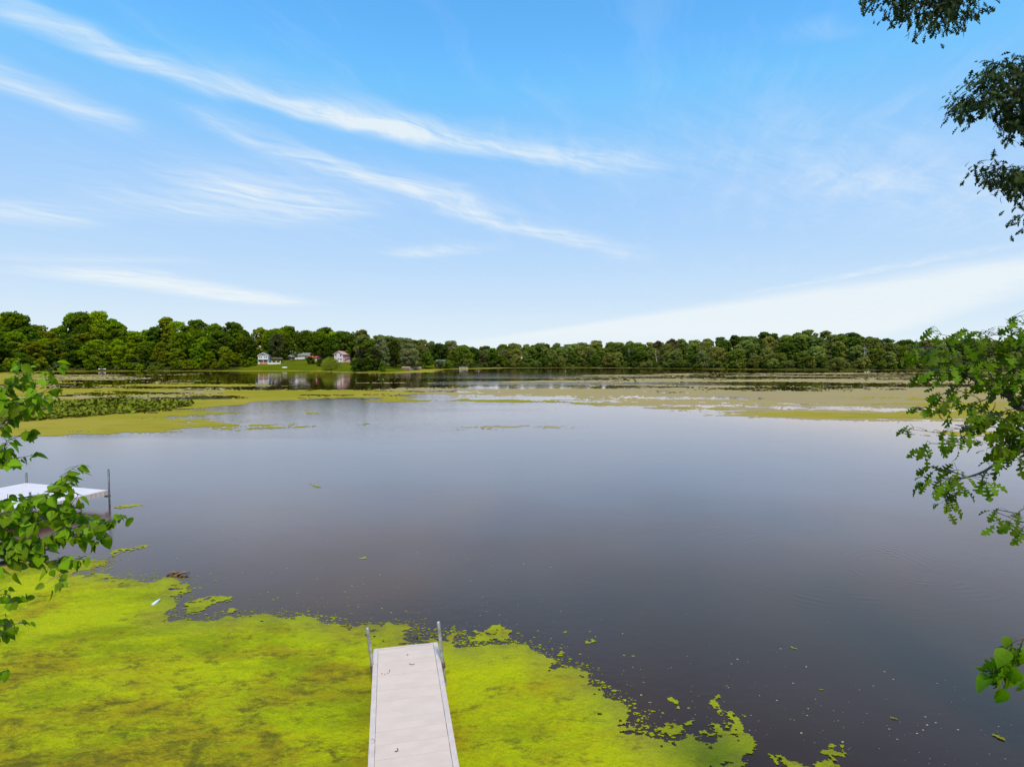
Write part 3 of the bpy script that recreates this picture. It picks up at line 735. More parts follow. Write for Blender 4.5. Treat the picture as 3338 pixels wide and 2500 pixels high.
# bottle in the algae
bp = on_plane(497, 1972, 0.03); bq = on_plane(518, 1956, 0.05)
M_BOTTLE = pbr('pale_plastic', (0.62, 0.74, 0.80), 0.25, 0.05, 8)
d_ = (bq - bp); d_ = Vector((d_.x, d_.y, 0.02)).normalized()
root = empty('plastic_bottle', (bp.x, bp.y, 0.0)); tag(root, 'pale blue plastic bottle floating in the green algae', 'bottle')
o0 = Vector((0, 0, 0.035))
MB().tube([o0 + d_ * s for s in (0, 0.006, 0.10, 0.19, 0.22, 0.25)], [0.024, 0.036, 0.033, 0.037, 0.026, 0.014], 14).build('body', M_BOTTLE, root, True)
MB().tube([o0 + d_ * s for s in (0.252, 0.272)], [0.016, 0.016], 12).build('cap', pbr('white_cap', (0.8, 0.8, 0.8), 0.4), root)
MB().tube([o0 + d_ * s for s in (0.06, 0.12)], [0.0352, 0.0346], 14, False).build('label_band', pbr('pale_label', (0.70, 0.76, 0.80), 0.5), root)

# snag of dead stems at the mat's rim
sp = on_plane(575, 1874, 0.0); sg = empty('driftwood', (sp.x, sp.y, 0)); sg.scale = (.7, .7, .8); tag(sg, 'small brown snag of dead stems at the rim of the algae mat', 'driftwood')
for k in range(9):
    a = random.uniform(-0.5, 0.9); x0 = random.uniform(-0.45, 0.1)
    MB().tube([(x0, random.uniform(-.1, .1), 0.02), (x0 + 0.25 * math.cos(a), 0.1 * math.sin(a), random.uniform(0.05, 0.13)), (x0 + 0.5 * math.cos(a), 0.25 * math.sin(a), random.uniform(0.01, 0.12))], [0.02, 0.024, 0.006], 6).build('stem', M_LITTER if k % 3 else pbr('orange_dead_weed', (0.35, 0.19, 0.08), 0.9, 0.3, 20), sg)


# ------------------------------------------------------------------ far shore: trees
def crown_mesh(name, seed, h=15.0, base=0.10, rad=4.6, lobes=24, cards=3400, size=0.55, flat=1.0, airy=0.0, cone=0.0):
    """leaf clumps spread over the shells of many lobes; uneven outline, gaps between the lobes"""
    g = np.random.default_rng(seed)
    z0 = h * base; cz = (z0 + h) / 2; hz_ = (h - z0) / 2
    C = []; Rl = []
    for i in range(lobes):
        t = -0.95 + 1.85 * (i + g.uniform(0, 1)) / lobes; a = i * 2.4 + g.uniform(-0.7, 0.7)
        wdt = np.sqrt(max(0.06, 1 - (max(t, -0.35) * 0.95) ** 2)) * (1 - 0.25 * max(0, -t - 0.3)) * (1 - cone * (t + 1) / 2)
        r = rad * wdt * g.uniform(0.35, 0.82)
        lr = rad * g.uniform(0.20, 0.38) * (1 - 0.5 * cone * (t + 1) / 2)
        C.append((r * np.cos(a), r * np.sin(a), cz + t * (hz_ - lr * 0.5))); Rl.append(lr)
    C.append((0, 0, h - rad * 0.34)); Rl.append(rad * 0.34)
    C = np.array(C); Rl = np.array(Rl)
    which = g.choice(len(C), cards, p=Rl ** 2 / (Rl ** 2).sum())
    d = g.normal(size=(cards, 3)); d[:, 2] = d[:, 2] * 0.8 + 0.25; d /= np.linalg.norm(d, axis=1)[:, None]
    rr = g.uniform(0.45, 1.0, cards) ** 0.5 * (1 + (0.22 + airy) * g.uniform(-0.1, 0.45, cards))
    rr *= 1 + 0.16 * np.sin(5 * d[:, 0] + which) * np.cos(4 * d[:, 1] - which)
    P_ = C[which] + d * (Rl[which] * rr)[:, None] * np.array([1, 1, 0.82 * flat])
    n = d * 0.55 + g.normal(size=(cards, 3)) * 0.55 + np.array([0, 0, 0.35]); n /= np.linalg.norm(n, axis=1)[:, None]
    u = np.cross(n, g.normal(size=(cards, 3))); u /= np.linalg.norm(u, axis=1)[:, None]; v = np.cross(n, u)
    s = size * g.uniform(0.55, 1.15, cards)[:, None]
    bend = n * s * 0.25
    verts = np.stack([P_ - u * s, P_ - v * s * 0.62 + bend, P_ + u * s, P_ + v * s * 0.62 + bend], 1).reshape(-1, 3)
    return np_mesh(name, verts, np.arange(cards * 4).reshape(-1, 4))
def trunk_mesh(name, seed, h=15.0, rad=4.6, r0=0.26):
    g = random.Random(seed); mb = MB()
    pts = [(0, 0, -0.6)] + [(g.uniform(-.25, .25) * k, g.uniform(-.25, .25) * k, h * 0.78 * k / 5) for k in range(1, 6)]
    mb.tube(pts, [r0 * 1.25, r0, r0 * .85, r0 * .65, r0 * .42, r0 * .15], 7)
    for i in range(7):
        k = g.uniform(0.25, 0.68); a = g.uniform(0, 6.28); L = rad * g.uniform(.5, .85); z = h * k
        mb.tube([(0, 0, z), (L * .5 * math.cos(a), L * .5 * math.sin(a), z + L * .35), (L * math.cos(a), L * math.sin(a), z + L * .75)], [r0 * .4, r0 * .26, r0 * .08], 5)
    me = bpy.data.meshes.new(name); me.from_pydata(mb.v, [], mb.f); me.materials.append(M_BARK); return me
PROTO = []
for k, kw in enumerate([dict(rad=4.8, lobes=32), dict(rad=4.0, lobes=30, base=.06), dict(rad=5.6, lobes=38, base=.14, cards=4200), dict(rad=4.4, lobes=28, airy=.4),
                        dict(rad=5.0, lobes=42, cards=4200), dict(rad=3.5, lobes=28, airy=.25, base=.05), dict(rad=5.2, lobes=34, airy=.2, base=.08)]):
    cm = crown_mesh('crown', 40 + k, **kw); cm.materials.append(M_FOL)
    PROTO.append((cm, trunk_mesh('trunk', 70 + k, rad=kw['rad'])))
BUSH = []
for k in range(4):
    cm = crown_mesh('foliage', 140 + k, h=4.0, base=0.02, rad=2.4, lobes=11, cards=900, size=0.34); cm.materials.append(M_FOL); BUSH.append(cm)
CONIF = crown_mesh('crown', 190, h=15, base=.08, rad=3.0, lobes=26, cards=2200, size=.42, cone=.9); CONIF.materials.append(M_FOL)

sky_x = [-100, 0, 60, 110, 135, 190, 200, 240, 290, 340, 370, 400, 430, 470, 500, 540, 580, 615, 640, 690, 720, 760, 800, 850, 890, 930, 950, 965, 1000, 1050, 1080, 1130, 1180, 1200, 1250, 1300, 1350, 1400, 1450, 1470, 1500, 1550, 1600, 1700, 1800, 1900, 2000, 2050, 2100, 2150, 2200, 2250, 2300, 2400, 2500, 2600, 2680, 2740, 2800, 2900, 3000, 3100, 3400]
sky_y = [1022, 1020, 1020, 1040, 1066, 1066, 1036, 1018, 1003, 1008, 1030, 1058, 1060, 1052, 1054, 1037, 1035, 1060, 1044, 1045, 1058, 1054, 1052, 1055, 1044, 1053, 1075, 1075, 1068, 1059, 1064, 1069, 1071, 1083, 1088, 1091, 1100, 1112, 1118, 1110, 1122, 1130, 1127, 1117, 1117, 1112, 1107, 1106, 1112, 1109, 1104, 1098, 1094, 1089, 1084, 1077, 1073, 1078, 1088, 1100, 1104, 1104, 1098]
def skyline(px): return float(np.interp(px, sky_x, sky_y))
TONES = {'left': [((0.253, 0.369, 0.009), 'bright green'), ((0.154, 0.238, 0.009), 'mid green'), ((0.215, 0.253, 0.012), 'olive green'), ((0.092, 0.154, 0.010), 'dark green')],
         'mid': [((0.131, 0.192, 0.017), 'mid green'), ((0.184, 0.207, 0.044), 'olive green'), ((0.077, 0.123, 0.020), 'dark green'), ((0.215, 0.230, 0.102), 'grey green')],
         'right': [((0.161, 0.223, 0.029), 'mid green'), ((0.238, 0.261, 0.058), 'olive green'), ((0.092, 0.146, 0.020), 'dark green'), ((0.246, 0.300, 0.071), 'bright green')]}
WHERE = {'left': ('behind the cottages', 'trees round the cottages'), 'mid': ('behind the white cottage', 'trees behind the white house'), 'right': ('on the far hillside', 'trees on the far hillside')}
SHAPES = ['rounded', 'upright', 'spreading', 'loose', 'dense', 'slim', 'billowy']
def place_tree(x, y, h, tone, where, row, proto=None, wscale=1.0, name='broadleaf_tree', label=None, group=None):
    cm, tm = PROTO[random.randrange(len(PROTO)) if proto is None else proto]
    t = empty(name, (x, y, tz(x, y)), random.uniform(0, 6.28))
    k = h / 15.0; kw = k * wscale
    t.scale = (kw, kw, k)
    c = bpy.data.objects.new('crown', cm); col.objects.link(c); c.parent = t
    tr = bpy.data.objects.new('trunk', tm); col.objects.link(tr); tr.parent = t
    j = random.uniform(0.80, 1.2); c.color = (tone[0][0] * j * random.uniform(0.9, 1.12), tone[0][1] * j, tone[0][2] * j, 1)
    wl, gl = WHERE[where]
    shape = SHAPES[[q[0] for q in PROTO].index(cm)]
    tag(t, label or f"{tone[1]} {shape} broadleaf tree {row} {wl}", 'tree', group or gl)
    return t
def side(px): return 'left' if px < 1150 else ('mid' if px < 1650 else 'right')
def keep_clear(px, sd):
    """lawns and house fronts that stay open"""
    if 765 < px < 835 and sd < 22: return True
    if 835 <= px < 930 and sd < 40: return True
    if 930 <= px < 1010 and sd < 54: return True
    if 1010 <= px < 1185 and sd < 48: return True
    if 1225 < px < 1330 and sd < 26: return True
    if 1395 < px < 1475 and sd < 32: return True
    return False
n_tree = 0
for (sd0, sd1, spc, hlo, hhi, row) in ((3, 12, 8.5, 6.5, 12.5, 'at the water\'s edge'), (16, 30, 9.0, 10.0, 15.5, 'in the middle rows'), (36, 50, 9.0, 11.0, 18.0, 'in the upper rows'), (56, 78, 8.0, 0, 0, 'on the skyline')):
    px = -60.0
    while px < 3420:
        sd = random.uniform(sd0, sd1); y = shore_depth(px) + sd; x = (px - CX) / F_PX * y
        jit = random.uniform(0.55, 1.45)
        if not keep_clear(px, sd) and n_tree < 330:
            z = tz(x, y)
            ztop = CAM_H + (1170 - skyline(px)) / F_PX * y
            if row == 'on the skyline': h = max(9.0, min(30.0, (ztop - z) * random.uniform(0.80, 1.04)))
            else: h = min(random.uniform(hlo, hhi) * (1.12 if px < 1150 else 1.0), (ztop - z) * random.uniform(0.72, 0.97))
            if h > 4.5:
                w_ = side(px)
                place_tree(x, y, h, random.choice(TONES[w_]), w_, row, None, random.uniform(0.95, 1.55) * (15.0 / h) ** 0.4); n_tree += 1
        px += spc * jit * F_PX / y
# the wood closes up behind the boats and the white cottage
px = 1135.0
while px < 1700:
    for sd0, sd1, f0, f1, row in ((44, 54, 0.70, 0.92, 'in the upper rows'), (60, 76, 0.90, 1.03, 'on the skyline')):
        sd = random.uniform(sd0, sd1); q = px + random.uniform(-14, 14); y = shore_depth(q) + sd; x = (q - CX) / F_PX * y
        if keep_clear(q, sd): continue
        h = (CAM_H + (1170 - skyline(q)) / F_PX * y - tz(x, y)) * random.uniform(f0, f1)
        if h > 5: place_tree(x, y, h, random.choice(TONES['mid']), 'mid', row, None, random.uniform(1.1, 1.5) * (15.0 / h) ** 0.4)
    px += random.uniform(34, 50)
# shrubs along the water
px = -40.0
while px < 3400:
    sd = random.uniform(0.4, 3.6); y = shore_depth(px) + sd; x = (px - CX) / F_PX * y
    clear = 745 < px < 1155 or 1225 < px < 1420 or (1430 < px < 1560 and random.random() < 0.5)
    if not clear:
        w_ = side(px); tn = random.choice(TONES[w_])
        b = bpy.data.objects.new('shrub', random.choice(BUSH)); col.objects.link(b)
        s_ = random.choice([0.5, 0.7, 0.9, 1.1, 1.5]) * random.uniform(0.85, 1.15); b.location = (x, y, tz(x, y) - 0.15); b.scale = (s_ * random.uniform(1, 1.5), s_ * 1.1, s_); b.rotation_euler = (0, 0, random.uniform(0, 6.28))
        j = random.uniform(0.75, 1.3); b.color = (tn[0][0] * j, tn[0][1] * j, tn[0][2] * j, 1)
        size_ = 'tiny' if s_ < .62 else ('low' if s_ < .82 else ('rounded' if s_ < 1.05 else ('bushy' if s_ < 1.3 else 'tall')))
        tag(b, f"{size_} {tn[1]} shrub overhanging the water {WHERE[w_][0]}", 'shrub', 'shrubs along the far water\'s edge, ' + w_)
    px += random.uniform(2.6, 6.0) * F_PX / y

def special_tree(px, sd, h, tone, label, proto, wscale=1.0, name='broadleaf_tree'):
    y = shore_depth(px) + sd; x = (px - CX) / F_PX * y
    return place_tree(x, y, h, (tone, ''), side(px), '', proto, wscale, name, label, None)
def ungroup(o):
    if 'group' in o: del o['group']
    return o
ungroup(special_tree(1052, 46, 15.0, (0.075, 0.125, 0.008), 'large spreading green tree shading the lawn behind the weeping willow', 2, 1.35))
ungroup(special_tree(905, 40, 15.5, (0.085, 0.110, 0.035), 'grey green tree above the white fence beside the cottage', 4, 1.0))
ungroup(special_tree(1486, 12, 9.5, (0.085, 0.095, 0.035), 'olive brown tree with a dark forked trunk beside the white house', 6, 1.15))
ungroup(special_tree(610, 30, 15, (0.105, 0.170, 0.008), 'slender bright yellow green tree in front of the dark wood', 5, 0.8))
ungroup(special_tree(1285, 20, 14.0, (0.060, 0.085, 0.012), 'tall green tree with bare trunk before the brown roofed house', 3, 0.8))
for px_, lab, s_ in ((1182, 'dark olive brown bushy tree on the grassy point by the lawn', 1.0), (1222, 'dark brownish green bushy tree next to a light green shrub on the grassy point', 0.95)):
    y = shore_depth(px_) + 5; x = (px_ - CX) / F_PX * y
    t = empty('bushy_tree', (x, y, tz(x, y)))
    c = bpy.data.objects.new('crown', BUSH[1 if px_ > 1200 else 0]); col.objects.link(c); c.parent = t; c.scale = (1.75 * s_, 1.75 * s_, 2.6 * s_); c.color = (0.048, 0.050, 0.020, 1); c.location.z = -0.2
    tr = bpy.data.objects.new('trunk', PROTO[1][1]); col.objects.link(tr); tr.parent = t; tr.scale = (.4, .4, .4)
    tag(t, lab, 'tree')
y = shore_depth(1247) + 3; x = (1247 - CX) / F_PX * y
b = bpy.data.objects.new('shrub', BUSH[2]); col.objects.link(b); b.location = (x, y, tz(x, y) - .1); b.scale = (.8, .8, 1.05); b.color = (0.11, 0.19, 0.012, 1); tag(b, 'light green shrub beside the two dark bushy trees', 'shrub')
for px_, sd_, s_, lab in ((800, 9, 1.0, 'bright green round bush on the lawn beside the grey cottage'), (822, 14, 1.15, 'larger yellow green bush against the side of the grey cottage'), (1012, 22, 1.1, 'dark rounded bush on the lawn uphill of the weeping willow'), (1045, 14, 1.0, 'mid green bush crowding the weeping willow')):
    y = shore_depth(px_) + sd_; x = (px_ - CX) / F_PX * y
    b = bpy.data.objects.new('shrub', BUSH[int(px_) % 4]); col.objects.link(b); b.location = (x, y, tz(x, y) - .15); b.scale = (s_ * 1.2, s_ * 1.2, s_); b.color = (0.15, 0.22, 0.006, 1) if px_ < 900 else (0.075, 0.115, 0.006, 1); tag(b, lab, 'shrub')
ungroup(special_tree(926, 42, 13.0, (0.095, 0.135, 0.012), 'mid green tree crowding the shelter and the dark shed', 4, 1.0))
ungroup(special_tree(1000, 64, 14.0, (0.080, 0.125, 0.008), 'green tree standing between the pickup truck and the red roofed house', 0, 0.95))
ungroup(special_tree(1078, 50, 14.0, (0.090, 0.140, 0.008), 'green tree between the red roofed house and the tall pink house', 2, 1.0))
ungroup(special_tree(800, 30, 14.0, (0.110, 0.150, 0.010), 'tall green tree uphill of the bright round bush by the cottage', 6, 1.1))
# conifer among the broadleaves
y = shore_depth(505) + 52; x = (505 - CX) / F_PX * y; t = empty('conifer_tree', (x, y, tz(x, y)))
c = bpy.data.objects.new('crown', CONIF); col.objects.link(c); c.parent = t; c.scale = (1, 1, 1.12); c.color = (0.022, 0.042, 0.012, 1)
tr = bpy.data.objects.new('trunk', PROTO[1][1]); col.objects.link(tr); tr.parent = t
tag(t, 'pointed very dark conifer on the skyline of the wood behind the cottages', 'tree')

# weeping willow by the water
wp = ray_ground(1075, 1207); ww = empty('weeping_willow', wp)
tag(ww, 'weeping willow with hanging yellow green strands on the lawn edge', 'tree')
gw = np.random.default_rng(5); V = []; Q = []
for k in range(420):
    a = gw.uniform(0, 2 * np.pi); rr = 4.3 * math.sqrt(gw.uniform(0.03, 1)); lob = 1 + 0.18 * math.sin(3 * a + 1) + 0.1 * math.sin(7 * a)
    x0, y0 = rr * lob * math.cos(a), rr * lob * math.sin(a); top = 5.9 * math.sqrt(max(0.1, 1 - (rr / 4.9) ** 2)) * gw.uniform(.85, 1.08) + 0.7
    L = gw.uniform(0.35, 0.95) * top; z = top; sway = gw.uniform(-.3, .3)
    while z > top - L and z > 0.35:
        st = gw.uniform(.28, .5); wdt = gw.uniform(.07, .15); b_ = gw.uniform(0, np.pi); ux, uy = wdt * math.cos(b_), wdt * math.sin(b_); n = len(V)
        ox = x0 * (1 + 0.10 * (top - z) / 3) + gw.uniform(-.12, .12); oy = y0 * (1 + 0.10 * (top - z) / 3) + gw.uniform(-.12, .12)
        V += [(ox - ux, oy - uy, z), (ox + ux, oy + uy, z - .05), (ox + ux * .5 + sway * .1, oy + uy * .5, z - st), (ox - ux * .5, oy - uy * .5, z - st * 1.1)]
        Q.append((n, n + 1, n + 2, n + 3)); z -= st * 0.8
c = link('crown', np_mesh('willow_strands', V, Q), M_FOL, ww); c.color = (0.240, 0.290, 0.030, 1)
MB().tube([(0, 0, -.3), (.1, 0, 1.5), (-.1, .1, 3.2), (.2, 0, 5.0)], [.42, .34, .26, .1], 8).build('trunk', M_BARK, ww)

# bare and dead trees along the far hillside
def dead_tree(px, h, lean, label, fork=True, sd=4.0):
    y = shore_depth(px) + sd; x = (px - CX) / F_PX * y; g = random.Random(int(px)); mb = MB()
    t = empty('dead_tree', (x, y, tz(x, y))); tag(t, label, 'tree', None)
    top = Vector((lean * h, 0, h))
    MB().tube([(0, 0, -.4), top * .3, top * .6, top], [.20, .17, .12, .03], 7).build('trunk', M_PALEBARK, t)
    for i in range(11):
        k = g.uniform(.3, .95); s = top * k; a = g.uniform(0, 6.28); L = (1.1 - k) * h * g.uniform(.3, .6)
        e = s + Vector((L * math.cos(a), L * math.sin(a) * .6, L * g.uniform(.2, .9)))
        MB().tube([s, (s + e) / 2 + Vector((0, 0, .1 * L)), e], [.08, .055, .015], 5).build('branch', M_PALEBARK, t)
dead_tree(2300, 11.5, -0.20, 'leaning bare pale trunk at the foot of the wooded hillside')
dead_tree(2815, 13.0, 0.02, 'bare grey tree with forked limbs standing behind white birds')
dead_tree(2050, 12.5, 0.0, 'upright bare whitish tree among brownish thin crowns')
dead_tree(2142, 12.0, -0.12, 'thin bare pale tree leaning among brownish thin crowns')
dead_tree(2008, 9.0, -0.05, 'slim whitish bare trunk beside a small light green tree')
# thin brownish crowns just leafing out
for px_, h_, lab in ((1860, 10, 'low thin brownish tree at the foot of the hillside wood'), (1925, 11, 'rounded thin tan crowned tree beside the hillside wood'), (2060, 12, 'thin tan crowned tree round the upright bare trunk'), (2145, 15, 'tall thin brown crowned tree rising to the skyline'),
                     (2190, 16, 'broad thin brown crowned tree on the skyline of the hillside'), (1575, 9, 'thin pale brown tree near the white pier posts')):
    t = special_tree(px_, 14 if h_ < 13 else 30, h_, (0.150, 0.125, 0.060), lab, 3, 1.0); ungroup(t)
ungroup(special_tree(1983, 5, 6.5, (0.075, 0.150, 0.015), 'small light green conical tree standing at the hillside water edge', 5, .9))
ungroup(special_tree(1808, 4, 6.5, (0.105, 0.140, 0.030), 'small pale green conical tree among dark trees at the water', 5, .8))

# ------------------------------------------------------------------ far shore: buildings, vehicles, boats
def rot_empty(name, p, rz, label, cat):
    e = empty(name, (p[0], p[1], p[2] - 0.25), rz); tag(e, label, cat); return e
def gable_house(e, w_, d_, h, rh, wall, roof, over=0.35, ridge='y', trim=None, gable=None):
    """walls, gables and a roof of two slabs; front faces -y (the lake)"""
    if ridge == 'y':
        MB().prism([(-w_/2, 0), (w_/2, 0), (w_/2, h), (0, h + rh), (-w_/2, h)], 0, d_).build('wall', wall, e)
        r = MB(); th = .16; sl = rh / (w_/2)
        for s in (-1, 1):
            a = (s * (w_/2 + over), h - sl * over); pr = [(0, h + rh + .01), a, (a[0], a[1] + th), (0, h + rh + th + .01)]
            r.prism(pr if s < 0 else pr[::-1], -over, d_ + over)
        r.build('roof', roof, e)
        if trim:
            for s in (-1, 1):
                pr = [(0, h + rh - .12), (s * (w_/2 + over), h - sl * over - .12), (s * (w_/2 + over), h - sl * over + th + .03), (0, h + rh + th + .03)]
                MB().prism(pr if s < 0 else pr[::-1], -over - .07, -over - .003).build('bargeboard', trim, e)
        if gable: MB().prism([(-w_/2 + .05, h), (w_/2 - .05, h), (0, h + rh - .06)], -.06, -.003).build('gable_siding', gable, e)
    else:
        b = MB().box(-w_/2, w_/2, 0, d_, 0, h)
        b.build('wall', wall, e)
        r = MB(); sl = rh / (d_/2); th = .16
        for s in (0, 1):
            yy = -over if s == 0 else d_ + over
            zz = h - sl * over
            q = [(-w_/2 - over, yy, zz), (w_/2 + over, yy, zz), (w_/2 + over, d_/2, h + rh), (-w_/2 - over, d_/2, h + rh)]
            r.quad(q); r.quad([(p[0], p[1], p[2] + th) for p in q])
            r.quad([q[0], q[1], (q[1][0], q[1][1], q[1][2] + th), (q[0][0], q[0][1], q[0][2] + th)])
        for sx in (-1, 1): r.quad([(sx * w_/2, 0, h), (sx * w_/2, d_, h), (sx * w_/2, d_/2, h + rh)])
        r.build('roof', roof, e)
def window(e, x, z, w_, h, y=-0.05, frame=None):
    f = MB(); t = .07
    for a in ((x - w_/2, x + w_/2, z - h/2, z - h/2 + t), (x - w_/2, x + w_/2, z + h/2 - t, z + h/2), (x - w_/2, x - w_/2 + t, z - h/2 + t, z + h/2 - t), (x + w_/2 - t, x + w_/2, z - h/2 + t, z + h/2 - t)):
        f.box(a[0], a[1], y - .05, y + .048, a[2], a[3])
    o = f.build('window', frame or M_WHITE, e)
    MB().box(x - w_/2 + t, x + w_/2 - t, y - .012, y + .045, z - h/2 + t, z + h/2 - t).build('pane', M_DARK, o)

# cottage A: pale grey upper storey over a screened porch with an orange base
pA = ray_ground(858, 1187); A = rot_empty('cottage', pA, R(14), 'two storey grey cottage with screened porch over an orange base', 'house')
gable_house(A, 5.2, 7.0, 4.9, 1.5, M_GREYW, M_ROOFG, .3, 'y', M_WHITE, M_DGREY)
for x in (-1.75, -0.85, 0.85, 1.75): window(A, x, 4.05, .7, .75)
MB().box(-2.45, -.05, -.10, -.003, 1.42, 2.75).build('porch_screen', M_DARK, A); MB().box(.12, 2.45, -.10, -.003, 1.42, 2.75).build('porch_screen', M_DARK, A)
for x in (-2.55, 0.035, 2.55): MB().box(x - .075, x + .075, -.16, -.102, .3, 2.85).build('porch_post', M_WHITE, A)
MB().box(-2.6, 2.6, -.22, -.003, 2.76, 2.98).build('porch_beam', M_WHITE, A)
MB().box(-1.7, 2.5, -.14, -.003, .1, 1.40).build('porch_base', M_BRICK, A)
MB().box(-2.45, -1.75, -.14, -.003, .1, 1.40).build('porch_door', M_WHITE, A)
# white pillared fence beside it
pf = ray_ground(896, 1187); Fn = rot_empty('fence', pf, R(6), 'white pillared fence with low panels beside the grey cottage', 'fence')
for x in (-3.6, -1.5, .7, 2.9): MB().box(x - .17, x + .17, -.17, .17, 0, 2.0).build('pillar', M_WHITE, Fn)
for x0, x1 in ((-3.43, -1.67), (-1.33, .53), (.87, 2.73)):
    MB().box(x0, x1, -.06, .06, .1, .95).build('panel', M_WHITE, Fn); MB().box(x0, x1, -.05, .05, 1.02, 1.12).build('rail', M_WHITE, Fn)
pp = ray_ground(900, 1181); Po = rot_empty('pavilion', pp, R(6), 'small brown roofed shelter behind the white pillared fence', 'shelter')
for x in (-2.6, -.9, .9, 2.6):
    for y in (0, 2.6): MB().box(x - .09, x + .09, y - .09, y + .09, 0, 2.0).build('post', M_DWOOD, Po)
MB().prism([(-3.1, 2.0), (3.1, 2.0), (2.0, 2.9), (-2.0, 2.9)], -.4, 3.0).build('roof', pbr('brown_roof', (0.17, 0.12, 0.10), .9, .2, 4), Po)
# small dark shed with pale roof edge
pB = ray_ground(946, 1174); B = rot_empty('shed', pB, R(-10), 'small dark shed with white roof edge beside the parked pickup', 'shed')
gable_house(B, 2.0, 3.2, 2.2, .9, M_DWOOD, M_ROOFG, .25, 'y', M_WHITE)
MB().box(-.45, .45, -.05, -.003, .2, 1.9).build('door', M_DARK, B)
pB2 = pB + Vector((4.2, 10, 0)); B2 = rot_empty('house', (pB2.x, pB2.y, tz(pB2.x, pB2.y)), R(3), 'low house with grey green roof half hidden behind the dark shed', 'house')
gable_house(B2, 6.5, 6, 2.6, 1.5, M_BEIGE, pbr('green_grey_roof', (0.20, 0.23, 0.21), .9, .15, 4), .4, 'x'); window(B2, -1.2, 1.5, 1.1, 1.0); window(B2, 1.4, 1.5, 1.1, 1.0)

def vehicle(p, rz, label, kind, paint):
    e = empty('pickup_truck' if kind == 'pickup' else ('van' if kind == 'van' else 'car'), (p[0], p[1], p[2] - .05), rz); tag(e, label, {'pickup': 'pickup truck', 'van': 'van', 'car': 'car'}[kind])
    if kind == 'pickup':
        prof = [(-2.7, .45), (2.7, .45), (2.72, .95), (2.55, 1.12), (1.35, 1.18), (.75, 1.85), (-.55, 1.88), (-.72, 1.2), (-2.7, 1.2)]
        glass = [[(1.15, 1.25), (.72, 1.72), (.12, 1.76), (.12, 1.25)], [(.02, 1.25), (.02, 1.76), (-.5, 1.77), (-.58, 1.25)]]
        wx = (-1.65, 1.7)
    elif kind == 'van':
        prof = [(-2.4, .4), (2.4, .4), (2.45, .95), (2.0, 1.15), (1.35, 1.95), (-2.3, 2.0), (-2.45, .9)]
        glass = [[(1.75, 1.2), (1.25, 1.82), (.5, 1.85), (.5, 1.2)], [(.3, 1.2), (.3, 1.85), (-.8, 1.86), (-.8, 1.2)], [(-1.0, 1.2), (-1.0, 1.86), (-2.1, 1.86), (-2.2, 1.2)]]
        wx = (-1.5, 1.55)
    else:
        prof = [(-2.15, .35), (2.15, .35), (2.2, .75), (1.1, .95), (.45, 1.42), (-1.0, 1.44), (-1.9, 1.0), (-2.2, .8)]
        glass = [[(.9, .98), (.38, 1.36), (-.2, 1.37), (-.2, .98)], [(-.3, .98), (-.3, 1.37), (-.95, 1.37), (-1.55, 1.0)]]
        wx = (-1.35, 1.35)
    MB().prism(prof, -.9, .9).build('body', paint, e)
    for gl in glass:
        for y0, y1 in ((-.915, -.902), (.902, .915)): MB().prism(gl[::-1], y0, y1).build('side_window', M_DARK, e)
    for x in wx:
        for y in (-.93, .73):
            o = MB().tube([(x, y, .36), (x, y + .2, .36)], .36, 14).build('wheel', M_TYRE, e)
            MB().tube([(x, y - .01, .36), (x, y + .21, .36)], .19, 10).build('rim', M_RAIL, o)
pT = ray_ground(978, 1173); vehicle(pT, R(6), 'white pickup truck parked on the lawn by the dark shed', 'pickup', M_CAR)
pC = ray_ground(988, 1172) + Vector((1.5, 3.5, 0)); vehicle((pC.x, pC.y, tz(pC.x, pC.y)), R(-4), 'white car behind the pickup truck on the lawn', 'car', M_CAR)
pU = ray_ground(958, 1175); U = rot_empty('trailer', pU, R(4), 'flat pinkish utility trailer between the dark shed and the pickup', 'trailer')
MB().box(-2.0, 2.0, -.8, .8, .7, .85).build('bed', M_PINKW, U)
for x in (-.4, .4):
    for y in (-.95, .8): MB().tube([(x, y, .55), (x, y + .15, .55)], .3, 12).build('wheel', M_TYRE, U)
MB().tube([(2.0, 0, .75), (3.1, 0, .75)], .06, 6).build('tow_bar', M_DPIPE, U)

pCh = ray_ground(1024, 1176, shore_depth(1024) + 46); Ch = rot_empty('house', pCh, R(-6), 'low beige house with bright red roof behind the willow', 'house')
gable_house(Ch, 6.4, 6, 2.5, 1.7, M_BEIGE, M_ROOFR, .5, 'x', M_WHITE); window(Ch, -1.9, 1.35, 1.5, 1.5); window(Ch, .6, 1.5, 1.0, 1.0); MB().box(1.7, 2.6, -.06, -.003, .2, 2.1).build('door', M_DWOOD, Ch)
pD = ray_ground(1104, 1181); D = rot_empty('house', pD, R(-16), 'tall pale pink house with pink roof edge above the mown lawn', 'house')
gable_house(D, 5.8, 7.5, 4.8, 1.7, M_PINKW, M_ROOFP, .45, 'y', M_ROOFP)
for x, z in ((-1.7, 4.2), (1.4, 4.2), (1.6, 2.0)): window(D, x, z, .9, 1.1)
MB().box(-.4, .5, -.06, -.003, .2, 2.3).build('door', M_MAROON, D)
pV = ray_ground(1101, 1182) + Vector((0, -3.0, 0)); vehicle((pV.x, pV.y, tz(pV.x, pV.y)), R(-5), 'white van parked before the pale pink house', 'van', M_CAR)
pS = ray_ground(1130, 1181); S = rot_empty('shed', pS, R(-12), 'pink lean-to shed with sloping maroon roof beside the pale house', 'shed')
MB().prism([(-2.0, 0), (2.0, 0), (2.0, 2.3), (.7, 2.3), (-2.0, .5)], 0, 3).build('wall', pbr('pink_boards', (0.55, 0.33, 0.36), .8, .15, 4), S)
